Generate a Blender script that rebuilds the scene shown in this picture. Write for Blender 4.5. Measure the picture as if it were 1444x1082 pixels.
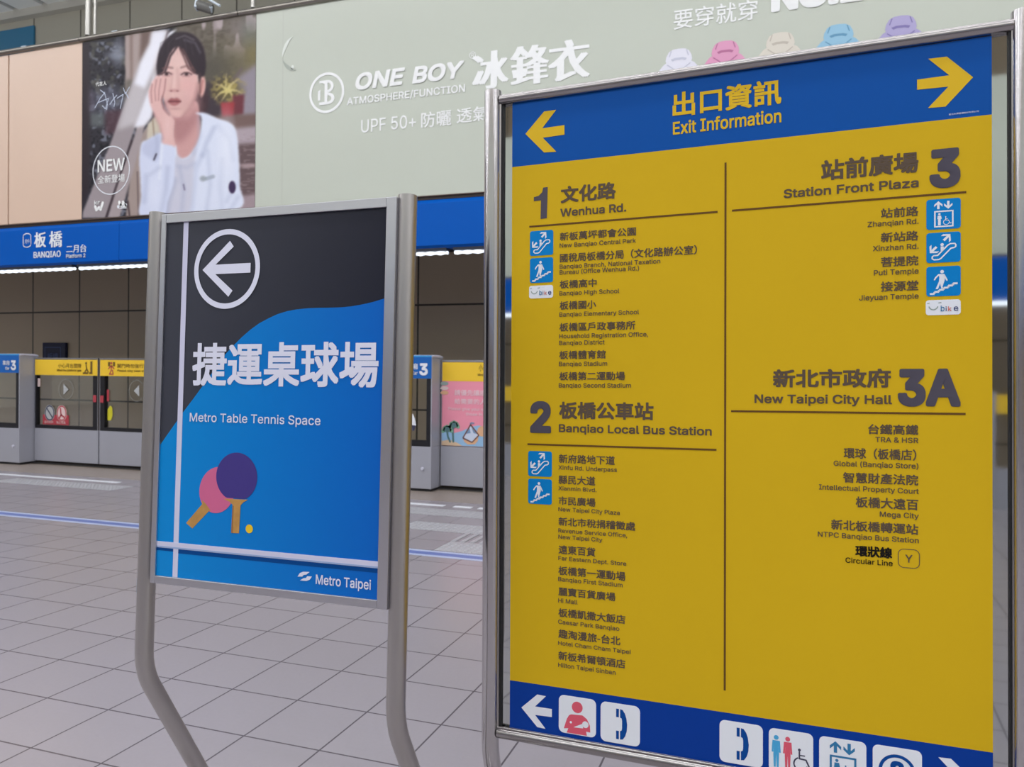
import bpy, os, math, random
import numpy as np
from mathutils import Vector, Matrix
from mathutils.geometry import delaunay_2d_cdt

for o in list(bpy.data.objects):
    bpy.data.objects.remove(o, do_unlink=True)
SC = bpy.context.scene
COL = SC.collection
random.seed(4)

# ------------------------------------------------------------------ camera
# world: X along the platform edge, Y towards the tracks, Z up, floor z = 0 (metres)
IW, IH = 1444.0, 1082.0
FPX, CX, CY = 1060.156, 756.392, 543.109           # focal length and principal point in photo pixels
CAM = np.array([0.0, 0.0, 1.24791])
AR = np.array([0.950619, 0.310126, 0.012053])
AU = np.array([-0.015407, 0.008369, 0.999846])
AF = np.array([-0.309977, 0.950659, -0.012734])
cd = bpy.data.cameras.new('camera')
cam = bpy.data.objects.new('camera', cd)
COL.objects.link(cam)
cd.sensor_fit = 'HORIZONTAL'
cd.sensor_width = 36.0
cd.lens = FPX * 36.0 / IW
cd.shift_x = (IW / 2 - CX) / IW
cd.shift_y = (CY - IH / 2) / IW
cd.clip_start = 0.05
cd.dof.use_dof = True
cd.dof.focus_distance = 1.85
cd.dof.aperture_fstop = 7.5
cam.matrix_world = Matrix(((AR[0], AU[0], -AF[0], CAM[0]), (AR[1], AU[1], -AF[1], CAM[1]),
                           (AR[2], AU[2], -AF[2], CAM[2]), (0, 0, 0, 1)))
SC.camera = cam

# ------------------------------------------------------------------ light
vs = SC.view_settings
vs.view_transform = 'Standard'
vs.look = 'None'
vs.gamma = 1.0
vs.use_curve_mapping = False
vs.exposure = 0.0
wd = bpy.data.worlds.new('station_air')
SC.world = wd
wd.use_nodes = True
bg = wd.node_tree.nodes['Background']
bg.inputs[0].default_value = (0.78, 0.86, 1.0, 1)
bg.inputs[1].default_value = 0.15


def area(name, loc, sx, sy, power, color=(0.985, 0.985, 1.0), rot=(0, 0, 0)):
    l = bpy.data.lights.new(name, 'AREA')
    l.shape = 'RECTANGLE'
    l.size, l.size_y, l.energy, l.color = sx, sy, power, color
    o = bpy.data.objects.new(name, l)
    o.location, o.rotation_euler = loc, rot
    COL.objects.link(o)
    return o


# rows of pendant tubes over the platform, running along it
for y, z, p in ((-6.0, 5.9, 340), (-3.0, 5.9, 480), (0.6, 7.2, 440), (4.3, 7.2, 490)):
    area('ceiling_tube_row', (-4.5, y, z), 30, 0.28, p)
    area('ceiling_fill_row', (-4.5, y, z + 0.1), 30, 0.28, p * 0.55, rot=(math.pi, 0, 0))  # added upward fill, lightens the ceiling and upper wall
area('track_fill_row', (-6, 8.6, 6.2), 30, 0.25, 170, rot=(math.pi, 0, 0))  # added fill behind the billboard, lifts the upper wall and ceiling

# ------------------------------------------------------------------ helpers
def lin(c):
    return tuple((v / 255 / 12.92) if v / 255 <= 0.04045 else ((v / 255 + 0.055) / 1.055) ** 2.4 for v in c)


MATS = {}


def mat(name, rgb, rough=0.5, metal=0.0, k=1.0, noise=0.0, nscale=8.0, emit=0.0, spec=0.5, coat=0.0, bump=0.0):
    m = bpy.data.materials.new(name)
    m.use_nodes = True
    nt = m.node_tree
    b = nt.nodes['Principled BSDF']
    c = [min(0.92, v * k) for v in lin(rgb)]
    b.inputs['Base Color'].default_value = (*c, 1)
    b.inputs['Roughness'].default_value = rough
    b.inputs['Metallic'].default_value = metal
    b.inputs['Specular IOR Level'].default_value = spec
    if coat:
        b.inputs['Coat Weight'].default_value = coat
        b.inputs['Coat Roughness'].default_value = 0.08
    if emit:
        b.inputs['Emission Color'].default_value = (*lin(rgb), 1)
        b.inputs['Emission Strength'].default_value = emit
    if noise or bump:
        tc = nt.nodes.new('ShaderNodeTexCoord')
        nz = nt.nodes.new('ShaderNodeTexNoise')
        nz.inputs['Scale'].default_value = nscale
        nz.inputs['Detail'].default_value = 4
        nt.links.new(tc.outputs['Object'], nz.inputs['Vector'])
        if noise:
            mr = nt.nodes.new('ShaderNodeMapRange')
            mr.inputs[1].default_value, mr.inputs[2].default_value = 0.3, 0.7
            mr.inputs[3].default_value, mr.inputs[4].default_value = 1 - noise, 1 + noise
            nt.links.new(nz.outputs['Fac'], mr.inputs[0])
            mx = nt.nodes.new('ShaderNodeVectorMath')
            mx.operation = 'SCALE'
            mx.inputs[0].default_value = c
            nt.links.new(mr.outputs[0], mx.inputs['Scale'])
            nt.links.new(mx.outputs[0], b.inputs['Base Color'])
        if bump:
            bp = nt.nodes.new('ShaderNodeBump')
            bp.inputs['Strength'].default_value = bump
            bp.inputs['Distance'].default_value = 0.01
            nt.links.new(nz.outputs['Fac'], bp.inputs['Height'])
            nt.links.new(bp.outputs[0], b.inputs['Normal'])
    MATS[name] = m
    return m


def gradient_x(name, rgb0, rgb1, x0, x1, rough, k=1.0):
    """a base colour that runs from one tone to another along world X"""
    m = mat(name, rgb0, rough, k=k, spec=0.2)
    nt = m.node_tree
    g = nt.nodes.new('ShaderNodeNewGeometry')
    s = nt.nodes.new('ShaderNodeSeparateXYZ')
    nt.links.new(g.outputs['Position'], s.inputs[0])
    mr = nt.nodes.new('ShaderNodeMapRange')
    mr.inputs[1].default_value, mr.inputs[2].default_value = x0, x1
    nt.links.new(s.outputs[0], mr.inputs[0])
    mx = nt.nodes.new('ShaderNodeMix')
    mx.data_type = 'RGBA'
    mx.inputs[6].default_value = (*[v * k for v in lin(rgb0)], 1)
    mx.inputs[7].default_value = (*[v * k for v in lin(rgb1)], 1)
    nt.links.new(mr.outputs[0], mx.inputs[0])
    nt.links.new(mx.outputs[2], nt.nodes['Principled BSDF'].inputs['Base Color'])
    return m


def glass_mat(name, tint, refl):
    m = bpy.data.materials.new(name)
    m.use_nodes = True
    nt = m.node_tree
    nt.nodes.clear()
    out = nt.nodes.new('ShaderNodeOutputMaterial')
    t = nt.nodes.new('ShaderNodeBsdfTransparent')
    t.inputs[0].default_value = (*tint, 1)
    g = nt.nodes.new('ShaderNodeBsdfGlossy')
    g.inputs['Roughness'].default_value = 0.03
    f = nt.nodes.new('ShaderNodeFresnel')
    f.inputs[0].default_value = 1.35
    mu = nt.nodes.new('ShaderNodeMath')
    mu.operation = 'MULTIPLY'
    mu.inputs[1].default_value = refl
    mx = nt.nodes.new('ShaderNodeMixShader')
    nt.links.new(f.outputs[0], mu.inputs[0])
    nt.links.new(mu.outputs[0], mx.inputs[0])
    nt.links.new(t.outputs[0], mx.inputs[1])
    nt.links.new(g.outputs[0], mx.inputs[2])
    nt.links.new(mx.outputs[0], out.inputs[0])
    MATS[name] = m
    return m


class Frame:
    """a plane in the world: point = o + a*ex + b*ez + d*n, n towards the viewer"""

    def __init__(self, o, ex, ez):
        self.o, self.ex, self.ez = np.array(o, float), np.array(ex, float), np.array(ez, float)
        self.n = np.cross(self.ex, self.ez)

    def P(self, a, b, d=0.0):
        return self.o + a * self.ex + b * self.ez + d * self.n

    def loc(self, px, py, d=0.0):
        ray = AF + AR * (px - CX) / FPX - AU * (py - CY) / FPX
        oo = self.o + self.n * d
        t = ((oo - CAM) @ self.n) / (ray @ self.n)
        p = CAM + t * ray - self.o
        return np.array([p @ self.ex, p @ self.ez])


def onfloor(px, py):
    ray = AF + AR * (px - CX) / FPX - AU * (py - CY) / FPX
    return CAM - ray * CAM[2] / ray[2]


def wallY(y):
    return Frame((0, y, 0), (1, 0, 0), (0, 0, 1))


FLOOR = Frame((0, 0, 0), (1, 0, 0), (0, 1, 0))


class MB:
    def __init__(self):
        self.v, self.f, self.m, self.s, self.mats = [], [], [], [], []

    def mi(self, name):
        if name not in self.mats:
            self.mats.append(name)
        return self.mats.index(name)

    def face(self, pts, m, smooth=False):
        k = len(self.v)
        self.v += [tuple(p) for p in pts]
        self.f.append(tuple(range(k, k + len(pts))))
        self.m.append(self.mi(m))
        self.s.append(smooth)

    def box(self, fr, a0, a1, b0, b1, d0, d1, m):
        p = [fr.P(a, b, d) for d in (d0, d1) for b in (b0, b1) for a in (a0, a1)]
        k = len(self.v)
        self.v += [tuple(q) for q in p]
        for q in ((4, 5, 7, 6), (0, 2, 3, 1), (0, 1, 5, 4), (2, 6, 7, 3), (0, 4, 6, 2), (1, 3, 7, 5)):
            self.f.append(tuple(k + i for i in q))
            self.m.append(self.mi(m))
            self.s.append(False)
        return self

    def poly(self, fr, pts, d, m):
        """flat printed shape; pts in frame coordinates"""
        a = sum(pts[i - 1][0] * pts[i][1] - pts[i][0] * pts[i - 1][1] for i in range(len(pts)))
        if a < 0:
            pts = pts[::-1]
        self.face([fr.P(x, y, d) for x, y in pts], m)
        return self

    def prism(self, fr, pts, d0, d1, m):
        a = sum(pts[i - 1][0] * pts[i][1] - pts[i][0] * pts[i - 1][1] for i in range(len(pts)))
        if a < 0:
            pts = pts[::-1]
        n = len(pts)
        k = len(self.v)
        self.v += [tuple(fr.P(x, y, d0)) for x, y in pts] + [tuple(fr.P(x, y, d1)) for x, y in pts]
        fs = [tuple(k + n + i for i in range(n)), tuple(k + n - 1 - i for i in range(n))]
        fs += [(k + i, k + (i + 1) % n, k + n + (i + 1) % n, k + n + i) for i in range(n)]
        for f in fs:
            self.f.append(f)
            self.m.append(self.mi(m))
            self.s.append(False)
        return self

    def disc(self, fr, c, rx, ry, d, m, n=32, rot=0.0):
        cr, sr = math.cos(rot), math.sin(rot)
        pts = []
        for i in range(n):
            t = 2 * math.pi * i / n
            x, y = rx * math.cos(t), ry * math.sin(t)
            pts.append((c[0] + x * cr - y * sr, c[1] + x * sr + y * cr))
        return self.poly(fr, pts, d, m)

    def ring(self, fr, c, rx, ry, w, d, m, n=48, t0=0.0, t1=2 * math.pi):
        for i in range(n):
            ta, tb = t0 + (t1 - t0) * i / n, t0 + (t1 - t0) * (i + 1) / n
            q = [(c[0] + (rx - s) * math.cos(t), c[1] + (ry - s) * math.sin(t)) for t, s in
                 ((ta, w), (ta, 0), (tb, 0), (tb, w))]
            self.poly(fr, q, d, m)
        return self

    def stroke(self, fr, pts, w, d, m, cap=True):
        for (x0, y0), (x1, y1) in zip(pts, pts[1:]):
            L = math.hypot(x1 - x0, y1 - y0) or 1e-9
            nx, ny = -(y1 - y0) / L * w / 2, (x1 - x0) / L * w / 2
            self.poly(fr, [(x0 + nx, y0 + ny), (x0 - nx, y0 - ny), (x1 - nx, y1 - ny), (x1 + nx, y1 + ny)], d, m)
        if cap:
            for p in pts:
                self.disc(fr, p, w / 2, w / 2, d + 1e-5, m, 10)
        return self

    def tube(self, path, r, m, n=28, cap=True, dome=0.0):
        path = [np.array(p, float) for p in path]
        rings = []
        up = None
        N = len(path)
        for i, p in enumerate(path):
            t = path[min(i + 1, N - 1)] - path[max(i - 1, 0)]
            t /= np.linalg.norm(t)
            if up is None:
                up = np.array([0, 0, 1.0]) if abs(t[2]) < 0.9 else np.array([0, 1.0, 0])
            s = np.cross(t, up)
            s /= np.linalg.norm(s)
            up = np.cross(s, t)
            rr = r[i] if isinstance(r, (list, tuple)) else r
            rings.append([p + rr * (math.cos(2 * math.pi * j / n) * s + math.sin(2 * math.pi * j / n) * up) for j in range(n)])
        k = len(self.v)
        for rg in rings:
            self.v += [tuple(q) for q in rg]
        mi = self.mi(m)
        for i in range(N - 1):
            for j in range(n):
                a, b = k + i * n + j, k + i * n + (j + 1) % n
                self.f.append((a, b, b + n, a + n))
                self.m.append(mi)
                self.s.append(True)
        if cap:
            q = len(self.v)
            self.v += [tuple(p) for p in rings[0]] + [tuple(p) for p in rings[-1]]
            self.f.append(tuple(q + n - 1 - j for j in range(n)))
            self.f.append(tuple(q + n + j for j in range(n)))
            self.m += [mi, mi]
            self.s += [False, False]
        return self

    def build(self, name, parent=None, bevel=0.0):
        me = bpy.data.meshes.new(name)
        off = np.array(parent_loc(parent))
        vv = (np.array(self.v) - off) if self.v else np.zeros((0, 3))
        me.from_pydata(vv.tolist(), [], self.f)
        for mn in self.mats:
            me.materials.append(MATS[mn])
        me.polygons.foreach_set('material_index', self.m)
        me.polygons.foreach_set('use_smooth', self.s)
        me.update()
        o = bpy.data.objects.new(name, me)
        COL.objects.link(o)
        if parent:
            o.parent = parent
        if bevel:
            b = o.modifiers.new('bevel', 'BEVEL')
            b.width, b.segments, b.limit_method = bevel, 2, 'ANGLE'
        return o


def parent_loc(p):
    l = np.zeros(3)
    while p:
        l += np.array(p.location)
        p = p.parent
    return l


def thing(name, label, cat, loc=(0, 0, 0), group=None):
    o = bpy.data.objects.new(name, None)
    COL.objects.link(o)
    o.location = loc
    o.empty_display_size = 0.1
    return tag(o, label, cat, group)


def tag(o, label, cat, group=None):
    o['label'], o['category'] = label, cat
    if group:
        o['group'] = group
    return o


def struct(o):
    o['kind'] = 'structure'
    return o


def lab(o, s):
    o['label'] = s
    return o


# ---- lettering: outlines of Blender's own fonts, flattened to plain meshes
def fonts():
    d = bpy.utils.system_resource('DATAFILES', path='fonts')
    out = []
    for n in ('Inter.woff2', 'Noto Sans CJK Regular.woff2'):
        try:
            out.append(bpy.data.fonts.load(os.path.join(d, n)))
        except Exception:
            out.append(bpy.data.fonts.load('<builtin>'))
    return out


LATIN, CJK = fonts()
_TC = {}


def fill_contours(v, edges):
    """fill letter contours that overlap themselves: triangulate, keep what the contours wind around"""
    ed = np.array([(a, b) if b == a + 1 else (b, a) if a == b + 1 else (max(a, b), min(a, b)) for a, b in edges])
    co, _, tri, _, _, _ = delaunay_2d_cdt([Vector(p) for p in v], [tuple(int(q) for q in e) for e in ed], [], 0, 1e-6)
    co = np.array([tuple(p) for p in co])
    tri = np.array([t for t in tri if len(t) == 3])
    c = co[tri].mean(1)
    p, q = v[ed[:, 0]], v[ed[:, 1]]
    up = (p[None, :, 1] <= c[:, 1:2]) & (q[None, :, 1] > c[:, 1:2])
    dn = (p[None, :, 1] > c[:, 1:2]) & (q[None, :, 1] <= c[:, 1:2])
    dy = np.where(q[:, 1] == p[:, 1], 1, q[:, 1] - p[:, 1])
    left = c[:, 0:1] < p[None, :, 0] + (c[:, 1:2] - p[None, :, 1]) / dy[None] * (q[:, 0] - p[:, 0])[None]
    w = (up & left).sum(1) - (dn & left).sum(1)
    out = []
    for t, k in zip(tri, w):
        if k:
            (ax, ay), (bx, by), (cx, cy) = co[t[0]], co[t[1]], co[t[2]]
            t = [int(i) for i in t]
            out.append(tuple(t if (bx - ax) * (cy - ay) - (cx - ax) * (by - ay) > 0 else t[::-1]))
    return co, out


def outline(s, bold):
    key = s
    if key in _TC:
        return _TC[key]
    cj = any(ord(c) > 0x2e00 for c in s)
    c = bpy.data.curves.new('lettering', 'FONT')
    c.body, c.size, c.fill_mode = s, 20, 'FRONT'
    c.font = CJK if cj else LATIN
    c.resolution_u = 3 if cj else 4
    o = bpy.data.objects.new('lettering', c)
    if cj:
        me = o.to_mesh()
        v = np.array([w.co[:2] for w in me.vertices]) / 20.0
        f = [tuple(p.vertices) for p in me.polygons]
    else:
        # variable font: glyphs are built from overlapping contours, so fill each contour by itself
        c.fill_mode = 'NONE'
        me = o.to_mesh()
        v, f = fill_contours(np.array([w.co[:2] for w in me.vertices]) / 20.0, [tuple(e.vertices) for e in me.edges])
    o.to_mesh_clear()
    bpy.data.objects.remove(o)
    bpy.data.curves.remove(c)
    if cj:
        cap0, cap1 = v[:, 1].min(), v[:, 1].max()
        if '（' in s:
            cap0, cap1 = v[:, 1].min() * 0.6, v[:, 1].max() * 0.98
    else:
        cap0, cap1 = 0.0, 0.509
    _TC[key] = (v, f, cap0, cap1, cj)
    return _TC[key]


def put(mb, fr, s, a0, a1, b0, b1, d, m, bold=0.0, shear=0.0, hb=0.0):
    """text s filling a0..a1, baseline b0 to cap height b1 in a frame"""
    v, f, c0, c1, cj = outline(s, bold)
    r = bold * (0.34 if cj else 0.7)
    x0, x1 = v[:, 0].min() - r, v[:, 0].max() + r
    c0, c1 = c0 - r, c1 + r
    kx, kz = (a1 - a0) / (x1 - x0), (b1 - b0) / (c1 - c0)
    # heavier weights: the outline laid down again a hair to each side, each layer on top of the last
    g = (-1, 1) if r < 0.006 else (-1, 0, 1) if r < 0.02 else (-1, -.5, 0, .5, 1)
    offs = [(0.0, 0.0)] if r == 0 else [(r * p, r * q) for p in g for q in g]
    if r > 0.02 and not hb:
        offs = [(ox * (.86 if abs(ox) == abs(oy) else 1), oy * (.86 if abs(ox) == abs(oy) else 1)) for ox, oy in offs]
    if hb:
        offs = [(ox * .35 + h / kx, oy * .35) for ox, oy in (offs[0], offs[-1]) for h in (-hb, 0.0, hb)]
    step = 2.5e-5 * max(1.0, np.linalg.norm(fr.P(a0, b0) - CAM))
    mi = mb.mi(m)
    for n, (ox, oy) in enumerate(offs):
        A = a0 + (v[:, 0] + ox - x0) * kx
        Bz = b0 + (v[:, 1] + oy - c0) * kz
        A = A + shear * (Bz - b0)
        k = len(mb.v)
        mb.v += [tuple(fr.P(a, b, d + n * step)) for a, b in zip(A, Bz)]
        for q in f:
            mb.f.append(tuple(k + i for i in q))
            mb.m.append(mi)
            mb.s.append(False)


def T(mb, fr, s, xl, xr, yt, yb, m, side='l', bold=0.0, d=0.0012, shear=0.0, hb=0.0):
    """text measured on the photo: ends xl, xr and top / baseline rows at its left or right end"""
    ax, bx = (xl, xr) if side == 'l' else (xr, xl)
    a, zb = fr.loc(ax, yb)
    zt = fr.loc(ax, yt)[1]
    # second end at the same height on the plane
    y = yb
    for _ in range(4):
        p = fr.loc(bx, y)
        y -= (zb - p[1]) * 900 * (1.0 / max(0.5, abs((fr.P(p[0], p[1]) - CAM) @ AF)))
    b = fr.loc(bx, y)[0]
    lo, hi = min(a, b), max(a, b)
    put(mb, fr, s, lo, hi, zb, zt, d, m, bold, shear, hb)


# ------------------------------------------------------------------ materials
SK = 1.0
mat('white_paint', (238, 240, 242), 0.5)
mat('stainless_polished', (190, 187, 189), 0.19, 1.0)
mat('rail_polished', (158, 154, 154), 0.2, 1.0)
mat('stainless_brushed', (178, 174, 172), 0.36, 1.0)
mat('stainless_satin', (196, 196, 202), 0.3, 1.0)
mat('mirror_steel', (190, 193, 192), 0.035, 1.0)
mat('rubber_black', (20, 20, 24), 0.6)
mat('sign_yellow', (214, 176, 28), 0.5, spec=0.12, noise=0.015, nscale=3)
mat('sign_blue', (8, 82, 166), 0.45, spec=0.12)
mat('sign_blue_deep', (6, 58, 150), 0.45, spec=0.12)
mat('sign_ink', (96, 82, 70), 0.5, spec=0.12)
mat('sign_number', (84, 80, 92), 0.5, spec=0.12)
mat('sign_black', (28, 24, 22), 0.5, spec=0.12)
mat('sign_rule', (104, 74, 36), 0.5, spec=0.12)
mat('sign_white', (232, 235, 244), 0.5)
mat('sign_gold', (226, 186, 44), 0.5, spec=0.12)
mat('tile_blue', (8, 130, 205), 0.4, spec=0.12)
mat('tile_grey', (234, 238, 248), 0.45)
mat('pict_red', (222, 88, 110), 0.5)
mat('pict_sky', (70, 168, 220), 0.5)
mat('pict_navy', (10, 72, 150), 0.5, spec=0.12)
mat('pict_dark', (58, 58, 84), 0.5)
mat('bike_grey', (150, 165, 160), 0.5)
mat('bike_teal', (40, 120, 170), 0.5)
mat('bike_red', (215, 120, 110), 0.5)
mat('bike_navy', (40, 60, 120), 0.5)
gradient_x('poster_black', (64, 66, 76), (34, 35, 48), -1.40, -0.82, 0.35)  # paler left end: glare on the poster put into the colour
gradient_x('poster_blue', (0, 136, 212), (2, 98, 192), -1.40, -0.82, 0.35)  # printed gradient, with the same glare put into its paler left end
mat('poster_shadow', (4, 70, 140), 0.4, spec=0.12)
mat('poster_white', (222, 224, 242), 0.45)
mat('poster_line', (206, 206, 230), 0.45)
mat('poster_line_dim', (150, 172, 212), 0.45)
mat('paddle_purple', (58, 44, 128), 0.5)
mat('paddle_pink', (206, 98, 142), 0.5)
mat('paddle_wood', (188, 140, 72), 0.5, noise=0.12, nscale=60)
mat('paddle_wood_dark', (150, 104, 56), 0.5)
mat('ball_yellow', (238, 196, 24), 0.5)
mat('sticker_blue', (150, 190, 226), 0.5)
mat('fascia_blue', (2, 88, 184), 0.3, spec=0.12)
mat('fascia_dark', (62, 52, 48), 0.5)
mat('fascia_text', (236, 240, 250), 0.4)
mat('seam_dark', (14, 60, 120), 0.5)
mat('led_white', (236, 244, 255), 0.4, emit=1.5)
mat('led_housing', (40, 48, 66), 0.5)
mat('ad_green', (196, 202, 190), 0.28, spec=0.4, noise=0.012, nscale=0.7)
mat('ad_seam', (186, 190, 180), 0.4)
mat('ad_white', (244, 246, 250), 0.4)
mat('ad_bubble_light', (224, 230, 222), 0.3)
mat('ad_bubble_dark', (164, 172, 162), 0.3)
mat('beige_panel', (220, 192, 172), 0.35, noise=0.015, nscale=0.8)
mat('panel_edge', (110, 90, 78), 0.5)
mat('rail_steel', (150, 145, 138), 0.32, 1.0)
mat('teal_panel', (44, 118, 158), 0.3)
mat('door_silver', (164, 165, 176), 0.42, 0.1, noise=0.01, nscale=2)
mat('door_black', (22, 22, 28), 0.35)
mat('door_yellow', (242, 200, 52), 0.4)
mat('door_ink', (112, 84, 26), 0.5)
mat('door_red', (178, 60, 72), 0.5)
mat('door_mark', (182, 184, 186), 0.5)
mat('door_ring', (140, 140, 136), 0.5)
mat('car_blue', (8, 96, 180), 0.35)
mat('car_blue_top', (60, 152, 214), 0.4)
mat('cap_metal', (186, 184, 178), 0.3, 0.5)
mat('cap_white', (206, 206, 222), 0.4)
mat('tag_yellow', (206, 198, 40), 0.5)
mat('pale_pink', (226, 202, 200), 0.5)
mat('poster_pink', (240, 150, 172), 0.45)
mat('sand', (218, 190, 160), 0.5)
mat('sea', (150, 190, 226), 0.5)
mat('palm_green', (126, 176, 150), 0.5)
mat('palm_dark', (84, 120, 124), 0.5)
mat('boat_hull', (226, 178, 140), 0.5)
mat('boat_line', (120, 78, 70), 0.5)
mat('sail', (206, 216, 236), 0.5)
mat('sail_blue', (120, 150, 186), 0.5)
mat('pink_text', (244, 206, 216), 0.5)
mat('navy_sign', (18, 28, 78), 0.4)
mat('navy_line', (74, 98, 156), 0.4)
mat('camera_grey', (120, 120, 116), 0.4)
mat('camera_dark', (24, 36, 50), 0.2)
mat('camera_white', (214, 226, 236), 0.3)
mat('granite', (150, 138, 130), 0.3, noise=0.12, nscale=30)
mat('line_white', (232, 236, 244), 0.35)
mat('line_blue', (104, 120, 178), 0.4)
mat('line_pale', (176, 186, 216), 0.4)
mat('tactile', (166, 166, 172), 0.35)
mat('bed_dark', (52, 48, 46), 0.8)
mat('wall_plain', (190, 188, 180), 0.5)
mat('ceiling_slat', (232, 236, 236), 0.4)
mat('bounce_wall', (214, 214, 210), 0.5)
mat('white_screen', (226, 230, 232), 0.4)
mat('jacket_white', (232, 232, 244), 0.6)
mat('jacket_white_d', (200, 202, 218), 0.6)
mat('jacket_pink', (226, 160, 194), 0.6)
mat('jacket_pink_d', (186, 112, 152), 0.6)
mat('jacket_cream', (222, 216, 204), 0.6)
mat('jacket_cream_d', (196, 188, 176), 0.6)
mat('jacket_blue', (150, 196, 222), 0.6)
mat('jacket_blue_d', (102, 156, 190), 0.6)
mat('jacket_violet', (176, 168, 210), 0.6)
mat('jacket_violet_d', (132, 122, 178), 0.6)
mat('logo_grey', (156, 162, 158), 0.5)
glass_mat('door_glass', (0.97, 0.98, 0.97), 0.45)


def grid_wall(name, rgb, px, pz, ox, oz, line_rgb, w, rough, noise=0.04):
    m = mat(name, rgb, rough)
    nt = m.node_tree
    b = nt.nodes['Principled BSDF']
    g = nt.nodes.new('ShaderNodeNewGeometry')
    s = nt.nodes.new('ShaderNodeSeparateXYZ')
    nt.links.new(g.outputs['Position'], s.inputs[0])

    def line(out, period, off, width):
        a = nt.nodes.new('ShaderNodeMath'); a.operation = 'SUBTRACT'; a.inputs[1].default_value = off - width / 2
        nt.links.new(out, a.inputs[0])
        q = nt.nodes.new('ShaderNodeMath'); q.operation = 'FLOORED_MODULO'; q.inputs[1].default_value = period
        nt.links.new(a.outputs[0], q.inputs[0])
        l = nt.nodes.new('ShaderNodeMath'); l.operation = 'LESS_THAN'; l.inputs[1].default_value = width
        nt.links.new(q.outputs[0], l.inputs[0])
        d = nt.nodes.new('ShaderNodeMath'); d.operation = 'DIVIDE'; d.inputs[1].default_value = period
        nt.links.new(a.outputs[0], d.inputs[0])
        fl = nt.nodes.new('ShaderNodeMath'); fl.operation = 'FLOOR'
        nt.links.new(d.outputs[0], fl.inputs[0])
        return l.outputs[0], fl.outputs[0]
    la, ia = line(s.outputs[0], px, ox, w)
    lb, ib = line(s.outputs[1 if name.startswith('floor') else 2], pz, oz, w)
    mx = nt.nodes.new('ShaderNodeMath'); mx.operation = 'MAXIMUM'
    nt.links.new(la, mx.inputs[0]); nt.links.new(lb, mx.inputs[1])
    cb = nt.nodes.new('ShaderNodeCombineXYZ')
    nt.links.new(ia, cb.inputs[0]); nt.links.new(ib, cb.inputs[1])
    wn = nt.nodes.new('ShaderNodeTexWhiteNoise'); wn.noise_dimensions = '2D'
    nt.links.new(cb.outputs[0], wn.inputs['Vector'])
    n2 = nt.nodes.new('ShaderNodeTexNoise'); n2.inputs['Scale'].default_value = 70; n2.inputs['Detail'].default_value = 3
    nt.links.new(g.outputs['Position'], n2.inputs['Vector'])
    ad = nt.nodes.new('ShaderNodeMath'); ad.operation = 'MULTIPLY_ADD'
    ad.inputs[1].default_value = noise; ad.inputs[2].default_value = 1 - noise / 2
    nt.links.new(wn.outputs['Value'], ad.inputs[0])
    a2 = nt.nodes.new('ShaderNodeMath'); a2.operation = 'MULTIPLY_ADD'
    a2.inputs[1].default_value = noise * 1.6; a2.inputs[2].default_value = -noise * 0.8
    nt.links.new(n2.outputs['Fac'], a2.inputs[0])
    a3 = nt.nodes.new('ShaderNodeMath'); a3.operation = 'ADD'
    nt.links.new(ad.outputs[0], a3.inputs[0]); nt.links.new(a2.outputs[0], a3.inputs[1])
    sc = nt.nodes.new('ShaderNodeVectorMath'); sc.operation = 'SCALE'
    sc.inputs[0].default_value = lin(rgb)
    nt.links.new(a3.outputs[0], sc.inputs['Scale'])
    mi = nt.nodes.new('ShaderNodeMix'); mi.data_type = 'RGBA'
    nt.links.new(mx.outputs[0], mi.inputs[0])
    nt.links.new(sc.outputs[0], mi.inputs[6])
    mi.inputs[7].default_value = (*lin(line_rgb), 1)
    nt.links.new(mi.outputs[2], b.inputs['Base Color'])
    return m


TILE_X, TILE_Y = -3.8334, 3.0289
grid_wall('floor_tiles', (151, 145, 151), 0.3, 0.3, TILE_X, TILE_Y, (88, 82, 87), 0.0066, 0.26)
grid_wall('track_panels', (222, 202, 176), 1.2, 1.70, -14.02, 0.665, (70, 62, 52), 0.03, 0.35, 0.03)
grid_wall('upper_panels', (176, 173, 160), 1.2, 3.4, -14.02 + 0.0, 0.665, (92, 88, 80), 0.03, 0.3, 0.05)

# ------------------------------------------------------------------ the setting
W0 = wallY(0)
XL, XR = -24.0, 9.0
struct(MB().box(FLOOR, XL, XR, -7.75, 7.75, -0.35, 0.0, 'floor_tiles').build('floor'))
struct(MB().box(FLOOR, XL, XR, 7.75, 11.0, -1.4, -1.2, 'bed_dark').build('floor_trackbed'))
struct(MB().box(FLOOR, XL, XR, -11.0, -7.75, -1.4, -1.2, 'bed_dark').build('floor_trackbed_opposite'))
b = MB()
b.box(W0, XL, XR, -1.4, 5.2, -11.2, -11.0, 'track_panels')
struct(b.build('wall_track'))
struct(MB().box(W0, XL, XR, 5.2, 8.3, -11.2, -11.0, 'upper_panels').build('wall_upper'))
struct(MB().box(W0, XL, XR, -1.4, 8.3, 11.0, 11.2, 'track_panels').build('wall_opposite'))
struct(MB().box(FLOOR, XL - .1, XL, -7.75, 7.2, 0, 8.3, 'bounce_wall').build('wall_left_bounce'))  # added out of view, pale so the steel posts reflect something bright
struct(MB().box(FLOOR, XR, XR + .1, -7.75, 7.2, 0, 8.3, 'bounce_wall').build('wall_right_bounce'))  # same added pale surface at the right, for the reflections
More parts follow.
